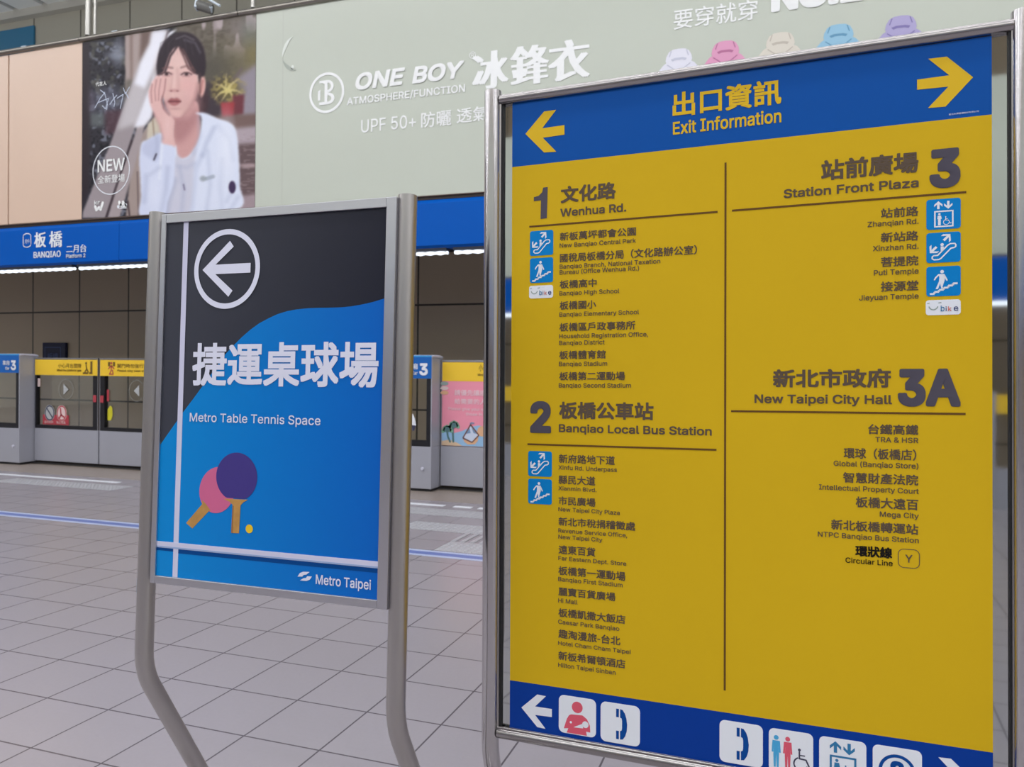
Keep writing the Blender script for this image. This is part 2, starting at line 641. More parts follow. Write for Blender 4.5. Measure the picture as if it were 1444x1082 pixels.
# slatted ceiling
b = MB()
x = -24.0
while x < 9:
    b.box(FLOOR, x, x + 0.62, -11.0, 11.0, 8.26, 8.32, 'ceiling_slat')
    x += 0.75
b.box(FLOOR, XL, XR, -11.0, 11.0, 8.42, 8.5, 'bed_dark')
struct(b.build('ceiling'))
struct(MB().box(FLOOR, XL - .1, XL, 7.75, 11.0, -1.4, 3.2, 'bed_dark').build('tunnel_blocker_left'))  # added unseen blocker, keeps ambient light out of the open tunnel
struct(MB().box(FLOOR, XR, XR + .1, 7.75, 11.0, -1.4, 3.2, 'bed_dark').build('tunnel_blocker_right'))  # matching unseen blocker at the other tunnel end
struct(MB().box(FLOOR, XL, XR, 7.33, 11.0, 3.2, 3.32, 'bed_dark').build('soffit_blocker'))  # added unseen slab, shades the top of the track wall
b = MB().box(FLOOR, XL, XR, 10.86, 11.0, 8.12, 8.30, 'wall_plain')
struct(b.build('trim_ceiling'))

# floor trims: granite edge, white line, blue line, tactile paving
struct(MB().box(FLOOR, XL, XR, 6.72, 7.36, 0.0, 0.002, 'granite').build('trim_granite'))
b = MB()
for x0, x1 in ((-13.9, -6.98), (-5.2, -3.02), (-2.92, -2.74), (-2.67, 1.5)):
    b.box(FLOOR, x0, x1, 6.46, 6.53, 0.0, 0.003, 'line_white')
struct(b.build('trim_white_line'))
b = MB()
b.box(FLOOR, XL, XR, 4.690, 4.770, 0.0, 0.002, 'line_blue')
b.box(FLOOR, XL, XR, 4.655, 4.690, 0.0, 0.0022, 'line_pale')
b.box(FLOOR, XL, XR, 4.770, 4.81, 0.0, 0.0022, 'line_pale')
struct(b.build('trim_blue_line'))


def domes(b, x0, x1, y0, y1, step=0.05):
    nx, ny = int((x1 - x0) / step), int((y1 - y0) / step)
    for i in range(nx):
        for j in range(ny):
            cx, cy = x0 + (i + .5) * step, y0 + (j + .5) * step
            k = len(b.v)
            for r, z in ((0.017, 0.001), (0.010, 0.006)):
                b.v += [(cx + r * math.cos(t * math.pi / 3), cy + r * math.sin(t * math.pi / 3), z) for t in range(6)]
            for t in range(6):
                b.f.append((k + t, k + (t + 1) % 6, k + 6 + (t + 1) % 6, k + 6 + t))
            b.f.append(tuple(k + 6 + t for t in range(6)))
            b.m += [b.mi('tactile')] * 7
            b.s += [False] * 7


b = MB()
for x0, x1 in ((-8.3, -6.6), (-3.83, 0.0)):
    b.box(FLOOR, x0, x1, 6.03, 6.33, 0.0, 0.0015, 'tactile')
    domes(b, x0, x1, 6.03, 6.33)
b.box(FLOOR, -2.93, -1.13, 5.43, 5.73, 0.0, 0.0015, 'tactile')
domes(b, -2.93, -1.13, 5.43, 5.73)
b.box(FLOOR, -2.33, -1.13, 4.83, 5.13, 0.0, 0.0015, 'tactile')
domes(b, -2.33, -1.13, 4.83, 5.13)
for i in range(8):
    b.box(FLOOR, -2.33 + i * 0.075, -2.295 + i * 0.075, 5.13, 5.43, 0.0, 0.006, 'tactile')
struct(b.build('trim_tactile_paving'))

# door sill rail at the platform edge
b = MB()
b.box(FLOOR, -14, 4, 7.36, 7.56, 0.0, 0.022, 'rubber_black')
b.box(FLOOR, -14, 4, 7.352, 7.36, 0.0, 0.012, 'rail_steel')
struct(b.build('trim_door_sill'))

# the other side of the island platform, seen only as reflections in the steel
b = MB()
for y0, y1, z0, z1, m in ((-7.45, -7.35, 2.55, 3.1, 'fascia_blue'), (-7.45, -7.35, 3.13, 5.35, 'ad_green'),
                          (-7.42, -7.34, 2.5, 2.55, 'led_white'), (-7.5, -7.4, 0.0, 0.5, 'door_silver'),
                          (-7.5, -7.4, 1.17, 1.4, 'door_yellow')):
    b.box(FLOOR, -16, 8, y0, y1, z0, z1, m)
for i in range(9):
    b.box(FLOOR, -15 + i * 2.6, -13.9 + i * 2.6, -7.5, -7.39, 0.0, 1.44, 'door_silver')
struct(b.build('wall_opposite_doors'))

# ------------------------------------------------------------------ fascia band, LED strips, billboard
FY = 7.2
FA = wallY(FY)
fascia = thing('station_name_fascia', 'long glossy blue station name band hanging over the platform doors, under the billboard', 'sign', (-5, FY, 2.55))
b = MB()
seams = [-14.0, FA.loc(170.8, 340)[0], -4.65, 2.0, 4.0]
for x0, x1 in zip(seams, seams[1:]):
    pr = [(0.0, 2.575), (0.03, 2.60), (0.03, 3.04), (0.0, 3.085)]
    prof = Frame((x0 + .003, FY, 0), (0, -1, 0), (0, 0, 1))
    k = len(b.v)
    pts = [(-0.12, 2.575)] + pr + [(-0.12, 3.085)]
    b.v += [(x0 + .003, FY - a, z) for a, z in pts] + [(x1 - .003, FY - a, z) for a, z in pts]
    n = len(pts)
    b.f += [(k + i, k + n + i, k + n + (i + 1) % n, k + (i + 1) % n) for i in range(n)]
    b.f += [tuple(k + i for i in range(n)), tuple(k + 2 * n - 1 - i for i in range(n))]
    b.m += [b.mi('fascia_blue')] * (n + 2)
    b.s += [False] * (n + 2)
b.build('band_panel', fascia)
b = MB().box(W0, -14, 4, 3.085, 3.118, -(FY + .12), -(FY - .005), 'fascia_dark')
b.box(W0, -14, 4, 3.118, 3.125, -(FY + .12), -(FY - .03), 'panel_edge')
b.build('recess_strip', fascia)
FD = 0.034
b = MB()
T(b, FA, '板', 52, 68.2, 328.5, 350.2, 'fascia_text', d=FD, bold=.012, hb=.006)
T(b, FA, '橋', 73, 91, 327, 350, 'fascia_text', d=FD, bold=.012, hb=.006)
T(b, FA, 'BANQIAO', 51, 89, 356, 364.7, 'fascia_text', d=FD, bold=.02, hb=.003)
b.build('station_lettering', fascia)
b = MB()
T(b, FA, '二月台', 97, 125, 346.5, 357.5, 'fascia_text', d=FD, bold=.008, hb=.003)
T(b, FA, 'Platform 2', 97, 124.2, 359.5, 364.8, 'fascia_text', d=FD, bold=.03)
b.build('platform_lettering', fascia)
b = MB()
c0, c1 = FA.loc(36.3, 330.5), FA.loc(47, 349)
ca, cb_ = ((c0 + c1) / 2), abs(c1 - c0) / 2
w = 0.011
for sx in (-1, 1):
    b.stroke(FA, [(ca[0] + sx * cb_[0], ca[1] - cb_[1] * .6), (ca[0] + sx * cb_[0], ca[1] + cb_[1] * .6)], w, FD, 'fascia_text')
    b.stroke(FA, [(ca[0] + sx * cb_[0] * math.cos(t), ca[1] + sx * cb_[1] * (.6 + .4 * math.sin(abs(t)))) for t in np.linspace(0, math.pi, 13)], w, FD, 'fascia_text')
T(b, FA, '府中', 38.6, 44.8, 338, 344.5, 'fascia_text', d=FD)
b.build('badge', fascia)

for i, (x0, x1, lb) in enumerate(((-13.9, -8.52, 'white LED strip under the blue band, leftmost, left of the joint'),
                                  (-8.44, -3.36, 'white LED strip under the blue band, mostly hidden behind the table tennis sign'),
                                  (-3.28, 3.9, 'white LED strip under the blue band, rightmost, beside the yellow exit board'))):
    r = thing('led_light_strip', lb, 'light strip', ((x0 + x1) / 2, FY, 2.55), 'white LED strips under the blue band')
    MB().box(W0, x0, x1, 2.545, 2.575, -(FY + .10), -(FY + .0), 'led_housing').build('housing', r)
    b = MB()
    n = int((x1 - x0) / 0.115)
    path, rad = [], []
    for k in range(n * 4 + 1):
        path.append((x0 + (x1 - x0) * k / (n * 4), FY + .045, 2.528))
        rad.append(0.018 + 0.005 * math.sin(k * math.pi / 2))
    b.tube(path, rad, 'led_white', 10)
    b.build('led_tube', r)

# billboard above the band
AY = FY - 0.02
AD = wallY(AY)
TOPZ = 5.325
board = thing('billboard', 'huge pale green clothing billboard with a portrait photo at its left end', 'billboard', (-3, AY, 4.2))
xph0, xph1 = AD.loc(116.2, 200)[0], AD.loc(360.6, 150)[0]
b = MB()
b.box(W0, xph1, 4.6, 3.125, TOPZ, -(AY + .1), -AY, 'ad_green')
b.box(AD, xph1 + 0.36, xph1 + 0.366, 3.13, TOPZ - .01, 0, .0006, 'ad_seam')
b.build('green_panel', board)

D1 = 0.004
b = MB()
# italic block capitals
T(b, AD, 'ONE', 499.5, 567, 104.5, 128, 'ad_white', d=D1, bold=.045, shear=.22)
T(b, AD, 'BOY', 581, 650, 95, 118.6, 'ad_white', d=D1, bold=.045, shear=.22)
T(b, AD, 'ATMOSPHERE/FUNCTION', 489.5, 656, 138.5, 148.7, 'ad_white', d=D1, bold=.022)
T(b, AD, 'R', 664.6, 668.6, 75.5, 80.5, 'ad_white', d=D1)
c = AD.loc(666.6, 78); b.ring(AD, c, .036, .036, .006, D1, 'ad_white', 24)
b.build('brand_lettering', board)
b = MB()
for ch, x0, x1, y0, y1 in (('冰', 668, 715, 75, 128), ('鋒', 721, 772, 67, 122.5), ('衣', 775, 829.5, 59.5, 117)):
    T(b, AD, ch, x0, x1, y0, y1, 'ad_white', d=D1, bold=.006, hb=.021)
b.build('product_lettering', board)
b = MB()
T(b, AD, 'UPF 50+', 509.5, 586.5, 169.5, 187.4, 'ad_white', d=D1, bold=.007)
T(b, AD, '防曬', 594, 636.5, 159, 181, 'ad_white', d=D1, bold=.010)
T(b, AD, '透氣', 644, 689, 153.5, 174.5, 'ad_white', d=D1, bold=.010)
b.build('feature_lettering', board)
b = MB()
T(b, AD, '要穿就穿', 950, 1068, 14.5, 42.5, 'ad_white', d=D1, bold=.006)
b.build('slogan_lettering', board)
b = MB()
T(b, AD, 'NO.1', 1087, 1218, -26, 18, 'ad_white', d=D1, bold=.075)
b.build('slogan_lettering', board)
# round monogram
b = MB()
c = (AD.loc(436.5, 128) + AD.loc(485.8, 128)) / 2
c = np.array([c[0], AD.loc(461, 131)[1]])
R = (AD.loc(485.8, 128)[0] - AD.loc(436.5, 128)[0]) / 2
b.ring(AD, c, R, R, R * .13, D1, 'ad_white', 56)
u = lambda x, y: (c[0] + x * R, c[1] + y * R)
b.poly(AD, [u(-.22, .62), u(-.22, .48), u(-.12, .44), u(-.12, -.44), u(-.42, -.44), u(-.42, -.58), u(.05, -.58), u(.05, .62)], D1 + .0012, 'ad_white')
b.poly(AD, [u(-.5, .12), u(-.36, .18), u(-.36, -.34), u(-.5, -.34)], D1, 'ad_white')
b.poly(AD, [u(-.42, .62), u(-.42, .5), u(-.12, .5), u(-.12, .62)], D1 + .0006, 'ad_white')
for cy, ry, rx in ((.31, .31, .36), (-.29, .29, .42)):
    ts = np.linspace(-math.pi / 2, math.pi / 2, 16)
    for ta, tb in zip(ts, ts[1:]):
        q = [u(.05 + s * rx * math.cos(t) * .95, cy + (ry - (1 - s) * .3) * math.sin(t)) for t, s in ((ta, .55), (ta, 1), (tb, 1), (tb, .55))]
        b.poly(AD, q, D1, 'ad_white')
b.build('monogram', board)
# water drop print
b = MB()
c = np.array([AD.loc(414, 76)[0], AD.loc(414, 76)[1]])
for i, (t0, t1, rr, m) in enumerate(((1.6, 3.3, .19, 'ad_bubble_light'), (3.4, 5.0, .19, 'ad_bubble_dark'))):
    ts = np.linspace(t0, t1, 15)
    for k in range(14):
        w0, w1 = .04 * math.sin(math.pi * k / 14), .04 * math.sin(math.pi * (k + 1) / 14)
        ta, tb = ts[k], ts[k + 1]
        q = [(c[0] + (rr * .78 - w) * math.cos(t), c[1] + (rr - w) * math.sin(t)) for t, w in ((ta, w0), (ta, 0), (tb, 0), (tb, w1))]
        b.poly(AD, q, D1, m)
b.disc(AD, (c[0] - .01, c[1] - .15), .02, .025, D1, 'ad_bubble_light', 14)
b.build('water_drop', board)
# row of hooded jackets printed on the billboard
JK = (('white', 957.5, 69, 92), ('pink', 1023, 58, 80), ('cream', 1100.5, 46, 68), ('blue', 1182.5, 34.5, 56), ('violet', 1270.5, 22.5, 47))
for nm, jx, jt, jb in JK:
    top = AD.loc(jx, jt)
    s = 0.235
    b = MB()
    q = lambda x, y: (top[0] + x * s, top[1] + y * s)
    body = [(-.46, -.50), (-.62, -.60), (-.80, -.82), (-.96, -1.25), (-1.05, -2.6), (-.78, -2.65), (-.70, -1.7), (-.7, -2.9),
            (.7, -2.9), (.70, -1.7), (.78, -2.65), (1.05, -2.6), (.96, -1.25), (.80, -.82), (.62, -.60), (.46, -.50)]
    b.poly(AD, [q(*p) for p in body], D1 - .001, 'jacket_' + nm)
    hood = [(-.46, -.62), (-.53, -.45), (-.50, -.28), (-.40, -.1), (-.24, -.01), (0, .01), (.24, -.01), (.40, -.1), (.50, -.28), (.53, -.45), (.46, -.62), (.28, -.74), (0, -.80), (-.28, -.74)]
    b.poly(AD, [q(*p) for p in hood], D1, 'jacket_' + nm)
    dk = 'jacket_%s_d' % nm
    b.poly(AD, [q(*p) for p in ((-.32, -.40), (-.16, -.35), (.16, -.35), (.32, -.40), (.26, -.48), (.12, -.44), (-.12, -.44), (-.26, -.48))], D1 + .001, dk)
    for p in (((-.46, -.60), (-.22, -.78), (0, -.98)), ((.46, -.60), (.22, -.78), (0, -.98)), ((0, -.98), (0, -2.8)), ((-.62, -.80), (-.52, -1.5)), ((.62, -.80), (.52, -1.5)),
              ((-.30, -.06), (-.38, -.3)), ((.30, -.06), (.38, -.3))):
        b.stroke(AD, [q(*t) for t in p], .009, D1 + .0012, dk, False)
    o = b.build('jacket_picture', board)
    lab(o, 'printed %s hooded jacket' % nm)

# ---- the portrait photograph printed at the left end of the billboard
PS = 3.381                                   # drawing units per photo pixel
U0, U1, V0, V1, ST = 375.0, 1240.0, 50.0, 1070.0, 1.7
NU, NV = int((U1 - U0) / ST), int((V1 - V0) / ST)
UU, VV = np.meshgrid(U0 + (np.arange(NU) + .5) * ST, V0 + (np.arange(NV) + .5) * ST)
rng = np.random.default_rng(7)


def blur(a, r):
    r = max(1, int(round(r / ST)))
    for _ in range(2):
        for ax in (0, 1):
            p = np.pad(a, [(r, r) if i == ax else (0, 0) for i in range(a.ndim)], mode='edge')
            cs = np.cumsum(p, axis=ax)
            z = np.zeros_like(np.take(cs, [0], axis=ax))
            cs = np.concatenate([z, cs], axis=ax)
            n = a.shape[ax]
            a = (np.take(cs, range(2 * r + 1, 2 * r + 1 + n), axis=ax) - np.take(cs, range(0, n), axis=ax)) / (2 * r + 1)
    return a


def nfield(scale, aspect=1.0):
    h, w = max(3, int((V1 - V0) / scale / aspect)), max(3, int((U1 - U0) / scale))
    g = rng.random((h, w))
    yi = np.clip((VV - V0) / (V1 - V0) * (h - 1), 0, h - 1.001)
    xi = np.clip((UU - U0) / (U1 - U0) * (w - 1), 0, w - 1.001)
    y0, x0 = yi.astype(int), xi.astype(int)
    fy, fx = yi - y0, xi - x0
    fy, fx = fy * fy * (3 - 2 * fy), fx * fx * (3 - 2 * fx)
    return (g[y0, x0] * (1 - fx) + g[y0, x0 + 1] * fx) * (1 - fy) + (g[y0 + 1, x0] * (1 - fx) + g[y0 + 1, x0 + 1] * fx) * fy


def smooth(pts, n=6):
    P = np.array(pts, float)
    out = []
    N = len(P)
    for i in range(N):
        p0, p1, p2, p3 = P[i - 1], P[i], P[(i + 1) % N], P[(i + 2) % N]
        for t in np.arange(n) / n:
            out.append(.5 * ((2 * p1) + (-p0 + p2) * t + (2 * p0 - 5 * p1 + 4 * p2 - p3) * t ** 2 + (-p0 + 3 * p1 - 3 * p2 + p3) * t ** 3))
    return np.array(out)


def mask(pts, soft=4.0, curve=True):
    P = smooth(pts) if curve else np.array(pts, float)
    m = np.zeros_like(UU, bool)
    x1, y1 = P[-1]
    for x2, y2 in P:
        if y1 != y2:
            cr = ((VV > min(y1, y2)) & (VV <= max(y1, y2)) & (UU < (VV - y1) * (x2 - x1) / (y2 - y1) + x1))
            m ^= cr
        x1, y1 = x2, y2
    return blur(m.astype(float), soft)


def ell(cx, cy, rx, ry, soft=0.25, rot=0.0):
    c, s = math.cos(rot), math.sin(rot)
    x, y = (UU - cx) * c + (VV - cy) * s, -(UU - cx) * s + (VV - cy) * c
    d = np.sqrt((x / rx) ** 2 + (y / ry) ** 2)
    return np.clip((1 + soft - d) / (2 * soft), 0, 1)


def seg(pts, w, soft=3.0):
    m = np.zeros_like(UU)
    for (xa, ya), (xb, yb) in zip(pts, pts[1:]):
        L2 = (xb - xa) ** 2 + (yb - ya) ** 2
        t = np.clip(((UU - xa) * (xb - xa) + (VV - ya) * (yb - ya)) / L2, 0, 1)
        d = np.hypot(UU - xa - t * (xb - xa), VV - ya - t * (yb - ya))
        m = np.maximum(m, np.clip((w / 2 + soft / 2 - d) / soft, 0, 1))
    return m


IMG = np.zeros((NV, NU, 3))


def pt(m, rgb, a=1.0):
    global IMG
    IMG = IMG * (1 - m[..., None] * a) + np.array(rgb, float) * (m[..., None] * a)


def portrait():
    global IMG
    # dark foliage at the left
    IMG[:] = (48, 46, 54)
    n = nfield(14) * .5 + nfield(30) * .5
    leaf = np.clip((n - .57) * 9, 0, 1) * (UU > 425)
    pt(leaf, (118, 122, 136), .85)
    pt(np.clip((nfield(9) - .66) * 9, 0, 1) * (UU > 425), (20, 20, 26), .8)
    pt(np.clip((nfield(22) - .62) * 6, 0, 1) * (UU > 430) * (VV < 520), (86, 84, 76), .7)
    pt(ell(562, 250, 28, 62, .5), (132, 136, 150), .75)
    pt(ell(545, 265, 40, 18, .6), (140, 146, 160), .6)
    pt(ell(520, 480, 80, 60, .6), (118, 120, 140), .55)
    pt(ell(430, 480, 22, 60, .5), (92, 84, 100), .6)
    pt(mask([(430, 540), (500, 540), (500, 605), (430, 605)], 8, False), (104, 110, 112), .8)
    pt(mask([(500, 530), (600, 520), (560, 640), (500, 640)], 8, False), (80, 56, 66), .9)
    pt(mask([(385, 200), (425, 200), (425, 900), (385, 1000)], 10, False), (50, 40, 46), .9)
    # house wall behind the railing
    pt(mask([(595, 150), (740, 140), (735, 320), (640, 560), (598, 440)], 4, False), (172, 156, 152))
    pt(mask([(618, 150), (634, 150), (634, 440), (620, 440)], 3, False), (138, 118, 112), .8)
    pt(mask([(672, 150), (735, 140), (720, 240), (690, 330), (662, 330)], 6, False), (112, 92, 86), .9)
    pt(mask([(600, 380), (640, 380), (620, 520), (590, 520)], 8, False), (96, 92, 84), .8)
    # right hand garden
    R_ = np.clip((UU - 830) / 20, 0, 1)
    pt(R_, (110, 102, 92))
    nn = nfield(16, .5) * .6 + nfield(50) * .4
    pt(np.clip((nn - .5) * 5, 0, 1) * R_ * np.clip((420 - VV) / 60, 0, 1), (92, 84, 74), .8)
    pt(np.clip((nfield(26, 2.2) - .58) * 6, 0, 1) * R_ * np.clip((300 - VV) / 120, 0, 1), (206, 190, 196), .75)
    pt(ell(1150, 140, 60, 60, .7), (150, 140, 142), .5)
    pt(ell(1120, 300, 110, 90, .8), (120, 112, 84), .6)
    pt(ell(1205, 250, 30, 80, .8), (134, 124, 80), .6)
    pt(ell(1195, 150, 40, 60, .7), (116, 122, 112), .6)
    pt(ell(1010, 330, 90, 90, .7), (84, 80, 72), .8)
    pt(mask([(930, 400), (1080, 380), (1060, 560), (930, 580)], 14, False), (64, 54, 62), .95)
    pt(mask([(1120, 380), (1230, 300), (1230, 560), (1150, 560)], 12, False), (152, 144, 156), .95)
    pt(seg([(1090, 400), (1130, 360), (1150, 330)], 14, 10), (112, 98, 102), .7)
    pt(ell(1085, 430, 66, 52, .5), (108, 98, 62), .9)
    pt(np.clip((nfield(12) - .5) * 8, 0, 1) * ell(1085, 425, 72, 62, .5), (168, 152, 92), .9)
    for a, q1_, bb, w_ in (((1080, 440), (1072, 400), (1080, 352), 10), ((1085, 430), (1100, 395), (1140, 378), 16), ((1078, 430), (1060, 402), (1032, 404), 12),
                           ((1088, 435), (1120, 420), (1152, 446), 14), ((1072, 435), (1045, 440), (1024, 474), 11), ((1088, 425), (1078, 450), (1058, 478), 11), ((1092, 430), (1108, 452), (1112, 480), 10)):
        P3 = [((1 - t) ** 2 * a[0] + 2 * t * (1 - t) * q1_[0] + t * t * bb[0], (1 - t) ** 2 * a[1] + 2 * t * (1 - t) * q1_[1] + t * t * bb[1]) for t in np.linspace(0, 1, 6)]
        for k in range(5):
            pt(seg(P3[k:k + 2], w_ * (1 - .17 * k), 7), (212 - 6 * k, 198 - 7 * k, 128), .85)
    pt(mask([(1108, 455), (1165, 450), (1160, 545), (1112, 550)], 5, False), (112, 58, 66))
    pt(mask([(1052, 490), (1118, 485), (1112, 560), (1060, 565)], 5, False), (164, 62, 68))
    pt(mask([(1000, 560), (1235, 540), (1235, 600), (1100, 620)], 8, False), (120, 98, 94))
    pt(mask([(1100, 615), (1235, 600), (1235, 690), (1110, 710)], 8, False), (176, 162, 170))
    st = nfield(18, .35)
    pt(mask([(1110, 690), (1235, 680), (1235, 1030), (1110, 1030)], 8, False), (104, 86, 88))
    pt(np.clip((st - .6) * 6, 0, 1) * (UU > 1110) * (VV > 640), (158, 140, 144), .5)
    pt(ell(1185, 790, 50, 10, .6), (184, 162, 164), .8)
    pt(mask([(1130, 940), (1235, 920), (1235, 1030), (1130, 1030)], 8, False), (170, 152, 158), .9)
    # warm wall and slats behind the elbow
    pt(mask([(635, 700), (760, 520), (790, 640), (690, 1035), (600, 1035)], 4, False), (164, 148, 142))
    pt(mask([(705, 590), (760, 545), (772, 650), (700, 665)], 4, False), (206, 196, 178))
    pt(seg([(728, 570), (735, 650)], 9, 5), (160, 140, 124), .8)
    pt(seg([(655, 820), (660, 1030)], 8, 4), (110, 94, 94), .8)
    # railings
    pt(mask([(725, 150), (800, 143), (770, 260), (700, 430), (640, 620), (505, 1040), (392, 1040), (395, 1010), (520, 700), (600, 480), (668, 300), (718, 200)], 4, False), (158, 148, 152))
    pt(mask([(725, 150), (800, 143), (770, 260), (700, 430), (650, 590), (560, 620), (600, 480), (668, 300), (718, 200)], 10, False), (196, 190, 194))
    pt(mask([(725, 150), (796, 143), (765, 250), (690, 420), (640, 400), (668, 300), (715, 210)], 8, False), (240, 240, 250))
    pt(mask([(700, 430), (765, 270), (748, 400), (700, 520), (668, 600), (640, 610)], 6, False), (206, 198, 200))
    pt(mask([(845, 140), (790, 190), (800, 165), (812, 150)], 4, False), (238, 238, 246))
    pt(seg([(800, 148), (770, 262)], 7, 5), (120, 104, 108), .8)
    pt(mask([(740, 340), (748, 440), (722, 560), (690, 600), (640, 800), (570, 1040), (512, 1040), (560, 880), (640, 650), (690, 470)], 4, False), (168, 156, 158))
    pt(mask([(735, 330), (750, 440), (722, 560), (690, 600), (640, 610), (690, 470), (722, 400)], 6, False), (236, 236, 246))
    pt(seg([(628, 672), (560, 870), (506, 1036)], 10, 4), (66, 54, 60))
    pt(seg([(610, 960), (618, 1036)], 8, 4), (76, 62, 66))
    # hair behind head and pony tail
    pt(mask([(920, 430), (985, 440), (990, 520), (960, 545), (915, 520)], 8), (70, 50, 56))
    # neck
    pt(mask([(815, 540), (930, 480), (952, 560), (955, 650), (930, 720), (880, 765), (840, 760), (815, 700)], 4), (208, 160, 158))
    pt(mask([(815, 560), (900, 560), (930, 500), (945, 560), (900, 640), (840, 680)], 16), (172, 122, 124), .75)
    # shirt and jacket
    pt(mask([(836, 690), (850, 748), (885, 752), (920, 720), (950, 650), (960, 560), (930, 540), (975, 538), (1040, 565), (1096, 585), (1125, 622), (1138, 720), (1143, 880), (1134, 998), (780, 1026), (760, 900), (800, 760)], 3), (222, 228, 246))
    pt(mask([(836, 745), (870, 760), (905, 742), (935, 700), (925, 800), (900, 1018), (790, 1026), (800, 900)], 6), (206, 206, 222))
    for p, w_, a in (([(1020, 610), (985, 680), (965, 740)], 10, .5), ([(965, 740), (935, 800)], 12, .35), ([(990, 720), (1002, 880), (985, 1000)], 6, .35),
                     ([(1080, 960), (1128, 880)], 8, .3), ([(1100, 1000), (1134, 940)], 8, .35), ([(856, 800), (876, 900), (866, 1010)], 8, .4),
                     ([(830, 860), (800, 960), (790, 1020)], 24, .45), ([(948, 560), (952, 650), (925, 730)], 6, .4), ([(845, 790), (890, 800), (925, 780)], 6, .35),
                     ([(1040, 600), (1090, 660), (1110, 760)], 10, .22), ([(1060, 760), (1050, 900), (1060, 1000)], 12, .2), ([(935, 820), (925, 920), (915, 1010)], 8, .3)):
        pt(seg(p, w_, 30), (150, 160, 192), a)
    pt(ell(1080, 700, 30, 120, .9), (236, 240, 252), .6)
    pt(seg([(875, 880), (880, 905)], 7, 4), (104, 96, 126), .8)
    pt(ell(968, 852, 15, 13, .4), (150, 158, 166), .8)
    pt(seg([(985, 852), (1016, 842)], 18, 6), (146, 156, 168), .6)
    pt(ell(1107, 893, 17, 30, .12), (66, 50, 84))
    # face
    face = [(770, 330), (787, 270), (817, 225), (850, 208), (888, 225), (922, 285), (944, 350), (946, 410), (934, 462), (908, 512), (876, 548), (846, 562), (818, 550), (794, 512), (774, 455), (764, 390)]
    pt(mask(face, 3), (224, 184, 178))
    pt(ell(850, 300, 70, 70, .8), (234, 200, 194), .7)
    pt(ell(905, 430, 40, 60, .9), (226, 178, 176), .7)
    pt(mask([(780, 500), (800, 470), (815, 540), (870, 562), (840, 570), (800, 552)], 8), (190, 138, 140), .7)
    pt(seg([(944, 400), (930, 465), (904, 516), (872, 552)], 16, 16), (186, 138, 136), .7)
    pt(seg([(800, 262), (778, 330), (770, 400)], 16, 26), (196, 150, 146), .5)
    pt(ell(900, 505, 46, 30, .9), (204, 158, 156), .45)
    pt(ell(890, 400, 34, 24, .9), (232, 180, 176), .6)
    pt(ell(826, 395, 10, 46, .8), (240, 208, 202), .55)
    pt(seg([(846, 330), (850, 380), (852, 420)], 10, 20), (200, 152, 148), .4)
    pt(ell(836, 545, 26, 12, .8), (232, 190, 184), .6)
    # ear
    pt(ell(963, 412, 17, 50, .2, .1), (216, 168, 160))
    pt(seg([(966, 385), (956, 440)], 8, 8), (178, 116, 112), .7)
    # hair
    hair = [(752, 372), (746, 310), (760, 240), (785, 195), (825, 162), (870, 152), (915, 162), (950, 192), (974, 240), (982, 310), (974, 360), (958, 366), (950, 400), (944, 352), (928, 350), (908, 318), (886, 262), (866, 232), (846, 224), (826, 234), (808, 262), (794, 300), (780, 340), (766, 366)]
    pt(mask(hair, 3), (50, 40, 48))
    for k in range(16):
        x0 = 770 + k * 13
        pt(seg([(858 + (x0 - 858) * .25, 166), (x0 - 4, 205), (x0 - 14 + k * 2, 262)], 3, 5), (78, 66, 76) if k % 2 else (34, 26, 32), .45 * (1 if k not in (5, 6, 7) else .25))
    pt(seg([(842, 226), (812, 268), (796, 318), (786, 345)], 9, 7), (54, 40, 46), .9)
    pt(seg([(862, 228), (886, 262), (912, 318), (940, 350)], 13, 7), (56, 42, 48), .9)
    pt(seg([(858, 232), (880, 280), (898, 325), (925, 348)], 9, 6), (92, 62, 64), .8)
    pt(seg([(872, 235), (902, 290), (930, 340)], 8, 6), (120, 84, 84), .6)
    pt(seg([(880, 190), (930, 205), (955, 250)], 10, 12), (104, 98, 110), .55)
    pt(seg([(840, 185), (880, 170), (925, 190)], 6, 8), (140, 134, 142), .5)
    pt(seg([(955, 350), (952, 470)], 8, 8), (84, 58, 62), .6)
    # brows, eyes, nose, mouth
    pt(seg([(776, 326), (798, 320), (822, 324)], 8, 9), (120, 84, 84), .7)
    pt(seg([(864, 322), (888, 315), (918, 324)], 8, 9), (120, 84, 84), .7)
    for ex, ey in ((793, 353), (888, 354)):
        pt(ell(ex, ey, 26, 10, .5), (178, 130, 130), .7)
        pt(ell(ex, ey, 19, 5.5, .4), (218, 198, 196), .55)
        pt(ell(ex + 1, ey, 8.5, 7.5, .35), (54, 38, 42), .95)
        pt(seg([(ex - 24, ey + 2), (ex - 8, ey - 8), (ex + 10, ey - 8), (ex + 26, ey + 1)], 5, 4), (70, 48, 52), .85)
        pt(seg([(ex - 18, ey + 10), (ex + 16, ey + 11)], 4, 6), (190, 142, 140), .7)
    pt(seg([(822, 350), (818, 400), (815, 425)], 9, 12), (204, 154, 150), .5)
    pt(ell(830, 432, 24, 8, .6), (196, 142, 140), .7)
    pt(ell(816, 434, 6, 4, .5), (140, 88, 90), .7)
    pt(ell(846, 434, 6, 4, .5), (140, 88, 90), .7)
    pt(mask([(801, 482), (817, 467), (830, 471), (843, 466), (862, 482), (847, 498), (830, 504), (813, 498)], 4), (162, 98, 100))
    pt(seg([(803, 484), (830, 484), (862, 484)], 6, 4), (104, 52, 58), .85)
    pt(ell(830, 495, 16, 6, .6), (190, 128, 128), .7)
    pt(ell(832, 518, 26, 6, .7), (200, 152, 150), .7)
